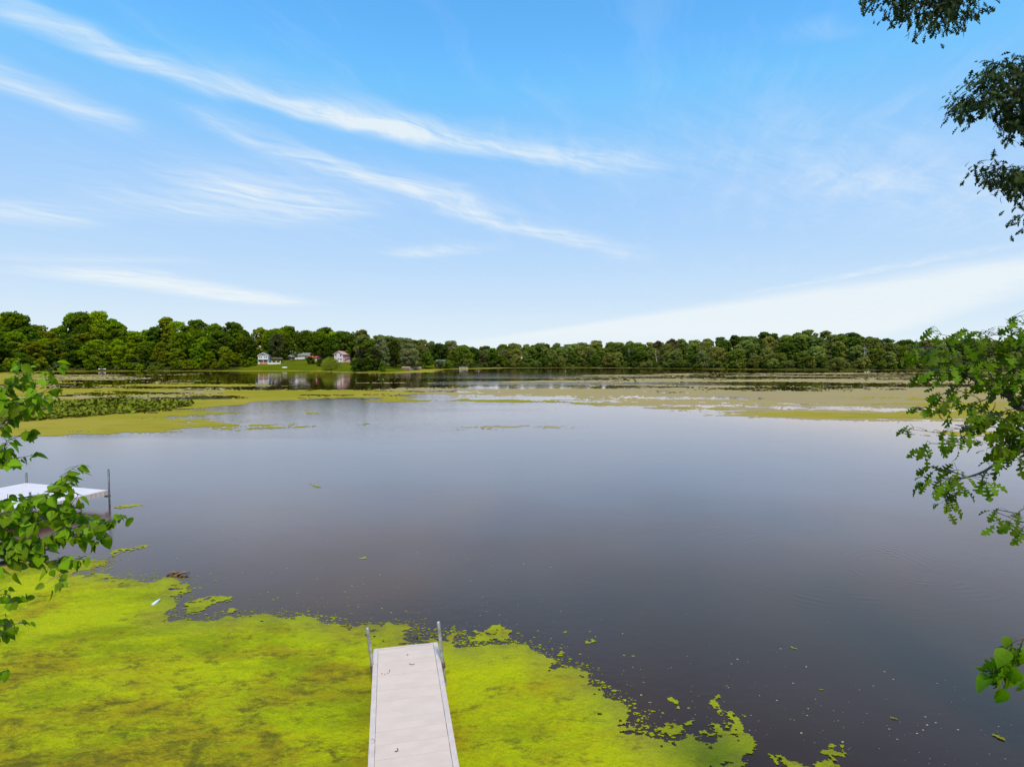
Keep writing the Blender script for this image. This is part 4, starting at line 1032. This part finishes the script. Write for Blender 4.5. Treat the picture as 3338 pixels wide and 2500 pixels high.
MB().prism([(-2.25, .38), (.75, 2.33), (2.3, 2.33), (2.3, 2.55), (.65, 2.55), (-2.25, .62)], -.35, 3.2).build('roof', M_MAROON, S)
pE = ray_ground(1252, 1184); E = rot_empty('house', pE, R(10), 'brown timber house under a dark roof half hidden by trees', 'house')
gable_house(E, 8.0, 6, 3.0, 1.5, pbr('brown_boards', (0.22, 0.13, 0.09), .85, .25, 4), pbr('dark_roof', (0.11, 0.10, 0.10), .9, .2, 4), .6, 'x')
window(E, -1.2, 1.7, 1.2, 1.2, frame=M_DWOOD); window(E, 2.2, 1.7, 1.6, 1.4, frame=M_DWOOD); MB().box(-3.9, -2.4, -.08, -.003, .2, 2.2).build('garage_door', M_WHITE, E)
pF = ray_ground(1437, 1194); Fh = rot_empty('house', pF, R(-4), 'white cottage with many windows and a green grey roof by the water', 'house')
gable_house(Fh, 6.2, 5, 2.7, 1.4, M_WHITE, pbr('green_roof', (0.12, 0.17, 0.16), .9, .15, 4), .4, 'x')
for x in (-2.3, -1.2, .1, 1.2, 2.3): window(Fh, x, 1.65, .8, 1.2)
MB().box(-.72, -.3, -.05, -.003, .2, 2.2).build('door', M_DWOOD, Fh)
pk = ray_ground(1459, 1195); K = rot_empty('paddle_boat', pk, R(15), 'small blue boat pulled up beside the white cottage', 'boat')
MB().prism([(-1.3, .55), (-1.0, .15), (1.0, .15), (1.35, .6), (1.2, .62), (.9, .35), (-.9, .35), (-1.2, .6)], -.5, .5).build('hull', M_BLUEV, K); MB().box(-.3, .3, -.45, .45, .352, .5).build('seat', M_WHITE, K)

# covered boats on lifts and the little pier between them
def covered_boat(px, py, label):
    p = ray_ground(px, py); e = empty('covered_boat', (p.x, p.y, p.z - .35), R(3)); tag(e, label, 'boat')
    MB().prism([(-1.9, .95), (-1.7, .55), (1.6, .55), (2.0, 1.0)], -1.0, 1.0).build('hull', M_BROWNH, e)
    for y in (-.75, .75): MB().tube([(-2.0, y, .45), (1.8, y, .45), (2.1, y, .6)], [.2, .2, .05], 8).build('pontoon', M_RAIL, e)
    MB().prism([(-2.1, 1.25), (2.0, 1.25), (2.15, 1.5), (1.6, 1.72), (-1.7, 1.75), (-2.2, 1.5)], -1.15, 1.15).build('canopy', M_TAN, e)
    for x in (-1.7, 1.6):
        for y in (-1.05, 1.05): MB().tube([(x, y, -1.0), (x, y, 1.3)], .05, 6).build('lift_post', M_DPIPE, e)
covered_boat(1324, 1204.5, 'covered boat with tan canopy and reddish hull on a lift')
covered_boat(1361, 1204.5, 'covered boat with yellowish tan canopy beside the little pier')
pp = ray_ground(1342, 1205.5); Pier = empty('pier', (pp.x, pp.y, pp.z - .3), R(3)); tag(Pier, 'short pier with white and dark posts between the two covered boats', 'pier')
MB().box(-.6, .6, -1.5, 7, .4, .52).build('deck', M_PINKW, Pier)
for x, y, m_ in ((-.7, -1.4, M_WHITE), (.7, -1.4, M_DPIPE), (-.7, 1, M_DPIPE), (.7, 1, M_BLUEV), (-.7, 4, M_WHITE), (.7, 4, M_DPIPE)): MB().tube([(x, y, -1.2), (x, y, 1.5)], .11, 8).build('post', m_, Pier)
pp = on_plane(1512, 1202.5); Wp = empty('pier', (pp.x, pp.y, 0), R(0)); tag(Wp, 'low pier with a row of white posts in the yellow algae', 'pier')
MB().box(-2.6, 2.6, -.5, .5, .35, .47).build('deck', M_WHITE, Wp)
for x in (-2.5, -1.75, -1.0, -.1, .7, 1.5, 2.4): MB().tube([(x, -.56, -1.0), (x, -.56, random.uniform(1.1, 1.5))], .10, 8).build('post', M_WHITE, Wp)
# upturned boats on the bank
def rowboat(px, py, L, rz, label):
    p = ray_ground(px, py); e = rot_empty('rowboat', (p.x, p.y, p.z + .28), rz, label, 'boat')
    V = []; n = 9
    for i in range(n):
        t = i / (n - 1) * 2 - 1; wdt = .62 * math.sqrt(max(0.02, 1 - t ** 4)); 
        for a in range(7): th = math.pi * a / 6; V.append((t * L / 2, -wdt * math.cos(th), .42 * math.sin(th) * (1 - .3 * t * t)))
    Fc = [(i * 7 + a, i * 7 + a + 1, (i + 1) * 7 + a + 1, (i + 1) * 7 + a) for i in range(n - 1) for a in range(6)]
    me = bpy.data.meshes.new('hull'); me.from_pydata(V, [], Fc); link('hull', me, M_WHITE, e, True)
    MB().box(-L / 2 + .1, L / 2 - .1, -.03, .03, .40, .46).build('keel', M_RAIL, e)
rowboat(333, 1204, 4.2, R(-4), 'white upturned rowboat lying under the shrubs at the water')
rowboat(928, 1199, 2.6, R(12), 'small pale upturned dinghy lying on the cottage lawn')
pq = ray_ground(936, 1185); Q_ = rot_empty('picnic_table', pq, R(8), 'weathered picnic table on the lawn below the dark shed', 'table')
MB().box(-.95, .95, -.38, .38, .95, 1.0).build('table_top', M_STONE, Q_)
for s in (-1, 1):
    MB().box(-.95, .95, s * .75 - .13, s * .75 + .13, .66, .70).build('bench_seat', M_STONE, Q_); MB().box(s * .6 - .05, s * .6 + .05, -.7, .7, .56, .65).build('crossbar', M_STONE, Q_)
    MB().box(s * .6 - .06, s * .6 + .06, -.06, .06, .2, .95).build('leg', M_STONE, Q_)
wl = empty('retaining_wall', (0, 0, 0)); tag(wl, 'short pale stone retaining wall at the water under the leafy branches', 'wall')
for k, px_ in enumerate(np.linspace(-90, 18, 9)):
    y = shore_depth(px_) + 4.0; x = (px_ - CX) / F_PX * y; z = tz(x, y)
    MB().box(x - 1.0, x + .85, y - .3, y + .3, z - .5, z + .75 + .1 * (k % 2)).build('stone_block', M_STONE, wl)

# birds
def bird(px, py, s, body_m, label, neck, z0=0.0):
    p = on_plane(px, py); e = empty('waterbird', (p.x, p.y, z0), R(random.choice([-20, 160]))); tag(e, label, 'bird')
    mb = MB(); mb.tube([(-.34 * s, 0, .16 * s), (-.24 * s, 0, .13 * s), (-.05 * s, 0, .10 * s), (.14 * s, 0, .12 * s), (.24 * s, 0, .17 * s), (.29 * s, 0, (.17 + neck * .5) * s), (.30 * s, 0, (.2 + neck) * s), (.36 * s, 0, (.205 + neck) * s), (.42 * s, 0, (.19 + neck) * s)], [.02 * s, .08 * s, .14 * s, .13 * s, .07 * s, .04 * s, .055 * s, .045 * s, .008 * s], 9)
    mb.build('body', body_m, e, True)
    for sd in (-1, 1): MB().tube([(-.28 * s, sd * .09 * s, .17 * s), (-.05 * s, sd * .135 * s, .16 * s), (.14 * s, sd * .10 * s, .15 * s)], [.01 * s, .055 * s, .03 * s], 6).build('wing', body_m, e, True)
    MB().tube([(.40 * s, 0, (.193 + neck) * s), (.47 * s, 0, (.18 + neck) * s)], [.015 * s, .004 * s], 5).build('beak', pbr('beak', (.35, .2, .06), .5), e)
M_WBIRD = pbr('white_plumage', (.78, .78, .74), .8, .05, 5); M_DBIRD = pbr('dark_plumage', (.05, .045, .04), .8, .2, 8)
bird(2821, 1213.5, 1.0, M_WBIRD, 'white waterbird at the foot of the bare grey tree, paired with a taller one', .25)
bird(2828, 1214, 1.15, M_WBIRD, 'taller long necked white waterbird below the bare grey tree', .42)
bird(2835, 1212.5, .75, M_WBIRD, 'smallest white waterbird beside the taller white bird', .15)
bird(1468, 1232.5, .8, M_DBIRD, 'dark duck swimming on the silvery rippled water', .16)

# ------------------------------------------------------------------ near trees that frame the view
def blade(outline, fold, curl, name):
    """leaf blade: half-outline points (along, half width) mirrored about a folded midrib, tip curled down"""
    V = []; F_ = []
    n = len(outline)
    def zc(a): return -curl * a * a
    for (a, wd) in outline:
        V.append((a, 0, zc(a))); V.append((a, wd, zc(a) + fold * wd)); V.append((a, -wd, zc(a) + fold * wd))
    for i in range(n - 1):
        b = 3 * i; c = 3 * (i + 1)
        F_ += [(b, c, c + 1, b + 1), (b, b + 2, c + 2, c)]
    # stalk
    b = len(V); V += [(-0.22, -.012, 0.02), (-0.22, .012, 0.02), (0.02, .012, 0.0), (0.02, -.012, 0.0)]; F_.append((b, b + 1, b + 2, b + 3))
    return V, F_
OVATE = [([(0, .0), (.05, .20), (.18, .33), (.35, .37), (.55, .31), (.75, .19), (.90, .07), (1.0, 0.0)], .35, .30), ([(0, .0), (.06, .16), (.2, .27), (.38, .30), (.6, .25), (.8, .14), (.92, .05), (1.0, 0.0)], .25, .5), ([(0, .0), (.05, .22), (.18, .36), (.35, .39), (.55, .33), (.76, .2), (.9, .08), (1.0, 0)], .15, .15)]
OAK = [([(0, .02), (.10, .05), (.16, .17), (.22, .16), (.26, .06), (.33, .07), (.40, .29), (.48, .28), (.50, .08), (.57, .08), (.64, .34), (.73, .31), (.74, .11), (.80, .11), (.86, .22), (.93, .16), (1.0, .0)], .30, .35),
       ([(0, .02), (.12, .06), (.20, .20), (.27, .17), (.30, .07), (.38, .08), (.46, .31), (.55, .27), (.56, .09), (.62, .10), (.70, .33), (.80, .27), (.81, .12), (.88, .19), (.95, .12), (1.0, 0)], .2, .6)]
def leaf_mesh(spec, name, mat):
    V, F_ = blade(*spec, name); me = bpy.data.meshes.new(name); me.from_pydata(V, [], F_); me.materials.append(mat)
    me.polygons.foreach_set('use_smooth', [True] * len(me.polygons)); return me
M_LEAFL = leaf_mat('ovate_leaf', (0.185, 0.325, 0.005), 0.5, 0.5, 0.8, spec=0.14)
M_LEAFO = leaf_mat('oak_leaf', (0.125, 0.210, 0.005), 0.5, 0.5, 0.85, spec=0.10)
M_LEAFB = leaf_mat('bright_oak_leaf', (0.150, 0.300, 0.004), 0.5, 0.5, 0.4, spec=0.16)
M_LEAFD = leaf_mat('painted_shade_oak_leaf', (0.034, 0.055, 0.008), 0.2, 0.6, 0.8, spec=0.1)  # darker copy of the oak leaf; backlit shade of the high sprays put into colour
LEAFL = [leaf_mesh(s, 'ovate_leaf', M_LEAFL) for s in OVATE]
LEAFO = [leaf_mesh(s, 'oak_leaf', M_LEAFO) for s in OAK]
LEAFB = [leaf_mesh(s, 'bright_leaf', M_LEAFB) for s in (OVATE[0], OAK[1])]

def leaf_frame(p, tdir, g, droop, size, face):
    """leaf grows sideways off the twig, hangs by its weight and turns its upper side to the open water's light"""
    sidev = Vector((g.uniform(-1, 1), g.uniform(-1, 1), g.uniform(-.4, .6)))
    ax = (tdir * g.uniform(.2, .9) + sidev * .75 + Vector((0, 0, -droop * g.uniform(.5, 1.3)))).normalized()
    nm = Vector((g.gauss(0, .45), -face * g.uniform(.3, 1.0) + g.gauss(0, .3), g.uniform(.35, 1.0)))
    nm = (nm - ax * nm.dot(ax)).normalized(); by = nm.cross(ax)
    m = Matrix((ax, by, nm)).transposed().to_4x4() @ Matrix.Diagonal((size, size * g.uniform(.85, 1.1), size, 1))
    m.translation = p + ax * (.2 * size)
    return m
class Grower:
    def __init__(self, root, bark): self.root = root; self.leaves = []; self.bark = bark; self.tw = MB()
    def pts(self, path, depth):
        out = []
        for i, q in enumerate(path):
            d = q[2] if len(q) > 2 else depth
            out.append(at_depth(q[0], q[1], d))
        return out
    def smooth(self, P_, n=4):
        out = []
        for i in range(len(P_) - 1):
            a = P_[max(i - 1, 0)]; b = P_[i]; c = P_[i + 1]; d = P_[min(i + 2, len(P_) - 1)]
            for k in range(n):
                t = k / n
                out.append(0.5 * ((2 * b) + (c - a) * t + (2 * a - 5 * b + 4 * c - d) * t * t + (3 * b - a - 3 * c + d) * t ** 3))
        out.append(P_[-1]); return out
    def branch(self, name, path, depth, r0, r1):
        P_ = self.smooth(self.pts(path, depth)); n = len(P_)
        MB().tube(P_, [r0 + (r1 - r0) * i / (n - 1) for i in range(n)], 8).build(name, self.bark, self.root, True)
        return P_
    def twig(self, path, depth, nleaf, size, meshes, g, droop=.7, face=.7, start=.15, r=.005, spur=.10, spread=.0):
        P_ = self.smooth(self.pts(path, depth)); n = len(P_)
        if spread: P_ = [p + Vector((0, g.uniform(-spread, spread) * i / n, 0)) for i, p in enumerate(P_)]
        self.tw.tube(P_, [r * (1 - .7 * i / (n - 1)) for i in range(n)], 5)
        for k in range(nleaf):
            t = start + (1 - start) * (k + g.uniform(0, 1)) / nleaf
            f = t * (n - 1); i = min(int(f), n - 2); p = P_[i].lerp(P_[i + 1], f - i); td = (P_[i + 1] - P_[i]).normalized()
            if spur > 0 and g.random() < .7:
                e = p + (td * g.uniform(.1, .7) + Vector((g.uniform(-1, 1), g.uniform(-1, 1), g.uniform(-.6, .7)))) * spur * g.uniform(.4, 1.2)
                self.tw.tube([p, (p + e) / 2 + Vector((0, 0, spur * .06)), e], [r * .45, r * .35, r * .25], 4)
                p = e
            self.leaves.append((leaf_frame(p, td, g, droop, size * g.uniform(.62, 1.15), face), meshes[g.randrange(len(meshes))]))
        for k in range(3):
            self.leaves.append((leaf_frame(P_[-1], (P_[-1] - P_[-2]).normalized(), g, droop * .6, size * g.uniform(.45, .85), face), meshes[g.randrange(len(meshes))]))
    def finish(self, limit=300, stuff_mat=None):
        tag(self.tw.build('twigs', self.bark, self.root), kind='stuff')
        camp = Vector((0, 0, CAM_H))
        self.leaves.sort(key=lambda q: -(q[0].to_scale().x / (q[0].translation - camp).length))
        for m, me in self.leaves[:limit]:
            o = bpy.data.objects.new('leaf', me); col.objects.link(o); o.parent = self.root; o.matrix_local = self.root.matrix_world.inverted() @ m if False else Matrix.Translation(-self.root.location) @ m
        rest = self.leaves[limit:]
        return rest
def join_leaves(rest, root, mat, name='foliage'):
    if not rest: return
    V = []; F_ = []; base = 0
    for m, me in rest:
        co = np.empty(len(me.vertices) * 3); me.vertices.foreach_get('co', co); co = co.reshape(-1, 3)
        M_ = np.array(m); V.append(co @ M_[:3, :3].T + M_[:3, 3] - np.array(root.location))
        for p in me.polygons: F_.append(tuple(base + i for i in p.vertices))
        base += len(co)
    me = bpy.data.meshes.new(name); me.from_pydata(np.concatenate(V).tolist(), [], F_)
    o = link(name, me, mat, root, True); tag(o, kind='stuff'); return o
class LocalMB(MB): pass
_old_build = MB.build
def build_rel(self, name, mat, parent=None, smooth=False):
    """meshes of the near trees are given in world positions: store them relative to their tree's foot"""
    if parent is not None and parent.get('world_built'):
        L = parent.location; self.v = [(v[0] - L.x, v[1] - L.y, v[2] - L.z) for v in self.v]
    return _old_build(self, name, mat, parent, smooth)
MB.build = build_rel

# --- left: young tree with heart-shaped leaves, trunk on the bank beside the viewer
gL = random.Random(3)
lx, ly = -5.4, 2.6
LT = empty('leafy_tree', (lx, ly, tz(lx, ly) - .1)); LT['world_built'] = 1
tag(LT, 'young tree with bright heart shaped leaves reaching over the algae and swim platform', 'tree')
zb = tz(lx, ly)
MB().tube([(lx, ly, zb - .5), (lx + .1, ly + .1, zb + 1.5), (lx - .05, ly + .2, zb + 3.2), (lx + .1, ly + .3, zb + 5.0)], [.10, .085, .06, .02], 10).build('trunk', M_BARK, LT, True)
G_ = Grower(LT, M_BARK)
dL = 3.75
MB().tube([(lx + .05, ly + .1, zb + 1.0), at_depth(-260, 1960, 3.4), at_depth(-80, 1865, 3.65)], [.05, .035, .024], 8).build('limb', M_BARK, LT, True)
G_.branch('limb', [(-80, 1865, 3.65), (0, 1838), (100, 1802), (205, 1770)], dL, .022, .011)
MB().tube([(lx, ly + .15, zb + 2.2), at_depth(-240, 1540, 3.3), at_depth(-60, 1440, 3.5)], [.045, .03, .014], 8).build('limb', M_BARK, LT, True)
MB().tube([(lx, ly + .1, zb + .7), at_depth(-240, 2120, 3.2), at_depth(-60, 2010, 3.4)], [.04, .028, .012], 8).build('limb', M_BARK, LT, True)
S = .108
TW = [  # upper spray
    ([(-60, 1440, 3.5), (40, 1350), (120, 1275), (165, 1190)], 15, S), ([(-60, 1420, 3.5), (60, 1360), (120, 1310), (165, 1275)], 10, S), ([(-80, 1340, 3.5), (0, 1300), (60, 1250), (95, 1175)], 13, S), ([(-60, 1360, 3.6), (0, 1320), (50, 1300)], 9, S), ([(-60, 1300, 3.5), (10, 1260), (40, 1240)], 6, S),
    # second spray
    ([(-60, 1520, 3.6), (10, 1462), (65, 1412)], 10, S), ([(-50, 1540, 3.6), (20, 1500), (76, 1490)], 9, S),
    # main spray
    ([(-60, 1690, 3.6), (60, 1655), (150, 1620), (205, 1575), (252, 1518)], 19, S * 1.05), ([(100, 1802), (190, 1730), (245, 1690), (262, 1590)], 12, S), ([(205, 1770), (270, 1725), (330, 1708), (368, 1688)], 14, S), ([(205, 1770), (270, 1740), (310, 1765)], 10, S),
    ([(-60, 1760, 3.6), (60, 1690), (150, 1660), (215, 1650)], 18, S * 1.05), ([(-80, 1800, 3.6), (20, 1730), (110, 1700), (200, 1690)], 17, S * 1.05), ([(0, 1838), (110, 1770), (190, 1745), (275, 1700)], 14, S), ([(-60, 1640, 3.6), (20, 1630), (110, 1625)], 12, S), ([(-40, 1800, 3.7), (40, 1770), (110, 1750)], 12, S), ([(-60, 1735, 3.55), (10, 1700), (60, 1660)], 10, S * 1.1),
    ([(40, 1825), (150, 1830), (225, 1822), (275, 1815)], 8, S), ([(150, 1830), (200, 1845), (228, 1880)], 5, S * .9), ([(-40, 1845, 3.6), (40, 1838), (80, 1850)], 3, S), ([(0, 1838), (60, 1800), (130, 1785)], 9, S), ([(-60, 1850, 3.6), (0, 1800), (30, 1780)], 8, S),
    # low spray
    ([(-60, 1950, 3.4), (0, 1935), (45, 1965)], 8, S * .9), ([(-60, 2010, 3.4), (10, 2010), (62, 2030)], 11, S * .85), ([(-60, 2100, 3.3), (-20, 2060), (15, 2070)], 6, S * .9), ([(-60, 2200, 3.3), (-20, 2190), (-2, 2200)], 4, S)]
for path, n, sz in TW: G_.twig(path, dL, int(n * 2.5), sz * .74, LEAFL, gL, droop=.75, face=.75, spur=.06, spread=.12)
join_leaves(G_.finish(300), LT, M_LEAFL)

# --- right: oak on the bank, low limbs near the viewer, high limbs out over the water
gO = random.Random(8)
ox, oy = 9.3, 4.0
OT = empty('oak_tree', (ox, oy, tz(ox, oy) - .1)); OT['world_built'] = 1
tag(OT, 'large oak with lobed leaves hanging over the open lake water', 'tree')
zb = tz(ox, oy)
MB().tube([(ox, oy, zb - .6), (ox + .1, oy, zb + 2.5), (ox, oy + .2, zb + 6), (ox + .3, oy + .4, zb + 10), (ox + .2, oy + .6, zb + 15)], [.42, .33, .27, .19, .05], 14).build('trunk', M_BARK, OT, True)
H_ = Grower(OT, M_BARK); dO = 4.6
def limb(pts, r):
    P_ = H_.smooth([Vector(p) for p in pts]); n = len(P_)
    MB().tube(P_, [r[0] + (r[1] - r[0]) * i / (n - 1) for i in range(n)], 9).build('limb', M_BARK, OT, True)
limb([(ox, oy, zb + 2.6), (7.4, 4.6, 5.2), at_depth(3420, 1345, 4.7), at_depth(3338, 1313, dO)], (.055, .020))
H_.branch('limb', [(3338, 1313), (3290, 1296), (3230, 1263), (3188, 1248), (3128, 1204)], dO, .019, .008)
limb([(ox, oy, zb + 2.2), (7.0, 4.7, 4.9), at_depth(3440, 1450, 4.7), at_depth(3338, 1463, dO)], (.06, .014))
H_.branch('limb', [(3338, 1463), (3270, 1495), (3210, 1535), (3150, 1556), (3100, 1562)], dO, .013, .006)
limb([(ox, oy, zb + 1.9), (6.8, 4.3, 4.9), at_depth(3480, 1640, 4.25), at_depth(3338, 1658, 4.2)], (.022, .004))
limb([(ox, oy, zb + 1.6), (6.4, 3.6, 4.5), at_depth(3560, 2050, 3.35), at_depth(3338, 2078, 3.3)], (.022, .003))
limb([(ox, oy, zb + 3.2), (7.6, 4.8, 6.2), at_depth(3440, 1180, 4.8), at_depth(3350, 1170, 4.7)], (.06, .012))
SO = .150
TO = [([(3128, 1204, 4.6), (3060, 1168, 4.9), (2995, 1150, 5.2)], 22, SO, 5.0), ([(3128, 1204, 4.6), (3050, 1140, 5.0), (3000, 1130, 5.3)], 16, SO, 5.0), ([(3188, 1248), (3150, 1190), (3125, 1120), (3105, 1075)], 15, SO, dO), ([(3230, 1263), (3232, 1180), (3222, 1110), (3208, 1072)], 17, SO, dO), ([(3290, 1296), (3300, 1180), (3315, 1090), (3335, 1020)], 22, SO, dO), ([(3290, 1290), (3270, 1170), (3260, 1080)], 14, SO, dO),
      ([(3188, 1248), (3118, 1266), (3088, 1300), (3052, 1335)], 17, SO, dO), ([(3128, 1204), (3080, 1200), (3060, 1215)], 13, SO, dO), ([(3188, 1248), (3170, 1200), (3110, 1170)], 16, SO, dO), ([(3230, 1263), (3215, 1310), (3170, 1325), (3160, 1340)], 14, SO, dO), ([(3338, 1313), (3290, 1345), (3220, 1348), (3165, 1365)], 18, SO, dO), ([(3338, 1313), (3290, 1270), (3240, 1215)], 18, SO, dO), ([(3400, 1330, 4.7), (3330, 1360), (3280, 1400)], 16, SO, dO),
      ([(3400, 1385, 4.7), (3300, 1395), (3200, 1390), (3110, 1395), (3012, 1408)], 17, SO, dO), ([(3200, 1390), (3110, 1425), (3065, 1442), (3020, 1470)], 9, SO, dO), ([(3400, 1410, 4.7), (3310, 1430), (3250, 1450), (3200, 1450)], 14, SO, dO), ([(3400, 1460, 4.7), (3320, 1440), (3275, 1480)], 12, SO, dO),
      ([(3210, 1535), (3195, 1548), (3175, 1560)], 3, SO * 1.1, dO), ([(3100, 1562), (3060, 1555), (3025, 1575)], 10, SO, dO), ([(3100, 1562), (3085, 1595), (3065, 1625)], 9, SO, dO), ([(3150, 1556), (3120, 1540), (3085, 1535)], 8, SO, dO), ([(3270, 1495), (3255, 1500), (3245, 1515)], 3, SO * 1.2, dO), ([(3338, 1463), (3300, 1450), (3290, 1420)], 9, SO, dO),
      ([(3338, 1658, 4.2), (3290, 1672, 4.2), (3250, 1690, 4.2)], 8, .13, 4.2), ([(3360, 1690, 4.2), (3335, 1720, 4.2), (3318, 1740, 4.2)], 5, .12, 4.2), ([(3350, 1170, 4.7), (3320, 1190), (3295, 1210)], 12, SO, dO), ([(3420, 1120, 4.7), (3350, 1100), (3320, 1060)], 12, SO, dO), ([(3420, 1240, 4.7), (3340, 1235), (3310, 1260)], 12, SO, dO)]
for path, n, sz, d in TO: H_.twig(path, d, int(n * 1.45), sz * .80, LEAFO, gO, droop=.65, face=.55, spur=.10, spread=.25)
for path, n in (([(3338, 2078, 3.3), (3300, 2095, 3.3), (3265, 2130, 3.3), (3245, 2170, 3.3)], 9), ([(3300, 2095, 3.3), (3280, 2150, 3.3), (3250, 2215, 3.3)], 8), ([(3338, 2078, 3.3), (3320, 2130, 3.3), (3310, 2180, 3.3)], 7)):
    H_.twig(path, 3.3, int(n * 1.7), .115, LEAFB, gO, droop=1.0, face=.9, spur=.04)
near_n = len(H_.leaves)
# high limbs: sprays of smaller-looking leaves, farther out
limb([(ox + .2, oy + .3, zb + 8.0), (10.2, 8.5, 12.4), (11.6, 12.5, 12.2), at_depth(3250, 330, 13.8)], (.16, .02))
limb([(ox + .3, oy + .4, zb + 10), (9.9, 8.5, 15.6), (10.4, 12.0, 15.8), at_depth(3040, -60, 13.8)], (.15, .02))
limb([(ox + .1, oy + .2, zb + 6.6), (10.8, 8.5, 10.4), (12.6, 12.5, 10.6), at_depth(3290, 575, 13.8)], (.13, .018))
high = [
    ([(2842, -8), (2900, 38), (2950, 58), (2972, 84), (3020, 100), (3055, 112), (3100, 104), (3150, 74), (3180, 34), (3200, 18), (3215, -160), (2830, -160)], 620, (3040, -60)),
    ([(3097, 328), (3122, 290), (3160, 282), (3192, 240), (3215, 202), (3262, 206), (3338, 186), (3480, 180), (3480, 450), (3330, 440), (3302, 455), (3272, 420), (3284, 372), (3252, 342), (3200, 378), (3150, 390), (3122, 385), (3112, 350)], 820, (3250, 330)),
    ([(3178, 555), (3190, 535), (3222, 521), (3252, 552), (3300, 556), (3338, 546), (3480, 540), (3480, 632), (3292, 630), (3270, 600), (3230, 590), (3206, 604), (3200, 572)], 330, (3290, 575)),
    ([(3318, 690), (3345, 650), (3480, 640), (3480, 760), (3326, 735)], 110, (3380, 690))]
limb([at_depth(3290, 575, 13.8), at_depth(3380, 640, 13.6), at_depth(3380, 690, 13.8)], (.03, .01))
for poly, n, hub in high:
    arr = np.array(poly); hubp = at_depth(hub[0], hub[1], 13.8); nodes = [hubp]; cand = []
    # twigs branch off one another outwards from the limb's end; leaves gather in tufts at their tips, sky shows between
    while len(cand) < n // 5:
        qx, qy = gO.uniform(arr[:, 0].min(), arr[:, 0].max()), gO.uniform(arr[:, 1].min(), arr[:, 1].max())
        if poly_sd(np.array([qx]), np.array([qy]), poly)[0] > 6: cand.append(at_depth(qx, qy, gO.uniform(12.7, 14.9)))
    cand.sort(key=lambda e: (e - hubp).length)
    for e in cand:
        q = min(nodes, key=lambda k: (k - e).length + 0.35 * (k - hubp).length)
        mid = q.lerp(e, .5) + Vector((gO.uniform(-.05, .05), 0, gO.uniform(-.02, .08)))
        H_.tw.tube([q, mid, e], [.009, .006, .003], 4); nodes += [mid, e]
        for j in range(13):
            p = e + Vector((gO.gauss(0, .14), gO.gauss(0, .2), gO.gauss(0, .11)))
            H_.leaves.append((leaf_frame(p, (e - q).normalized(), gO, .5, gO.uniform(.12, .185), .1), LEAFO[gO.randrange(2)]))
rest = H_.finish(300)
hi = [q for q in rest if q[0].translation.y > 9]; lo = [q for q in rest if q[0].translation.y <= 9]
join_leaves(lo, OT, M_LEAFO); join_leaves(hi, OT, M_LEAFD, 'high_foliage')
for o_ in (LT, OT): del o_['world_built']
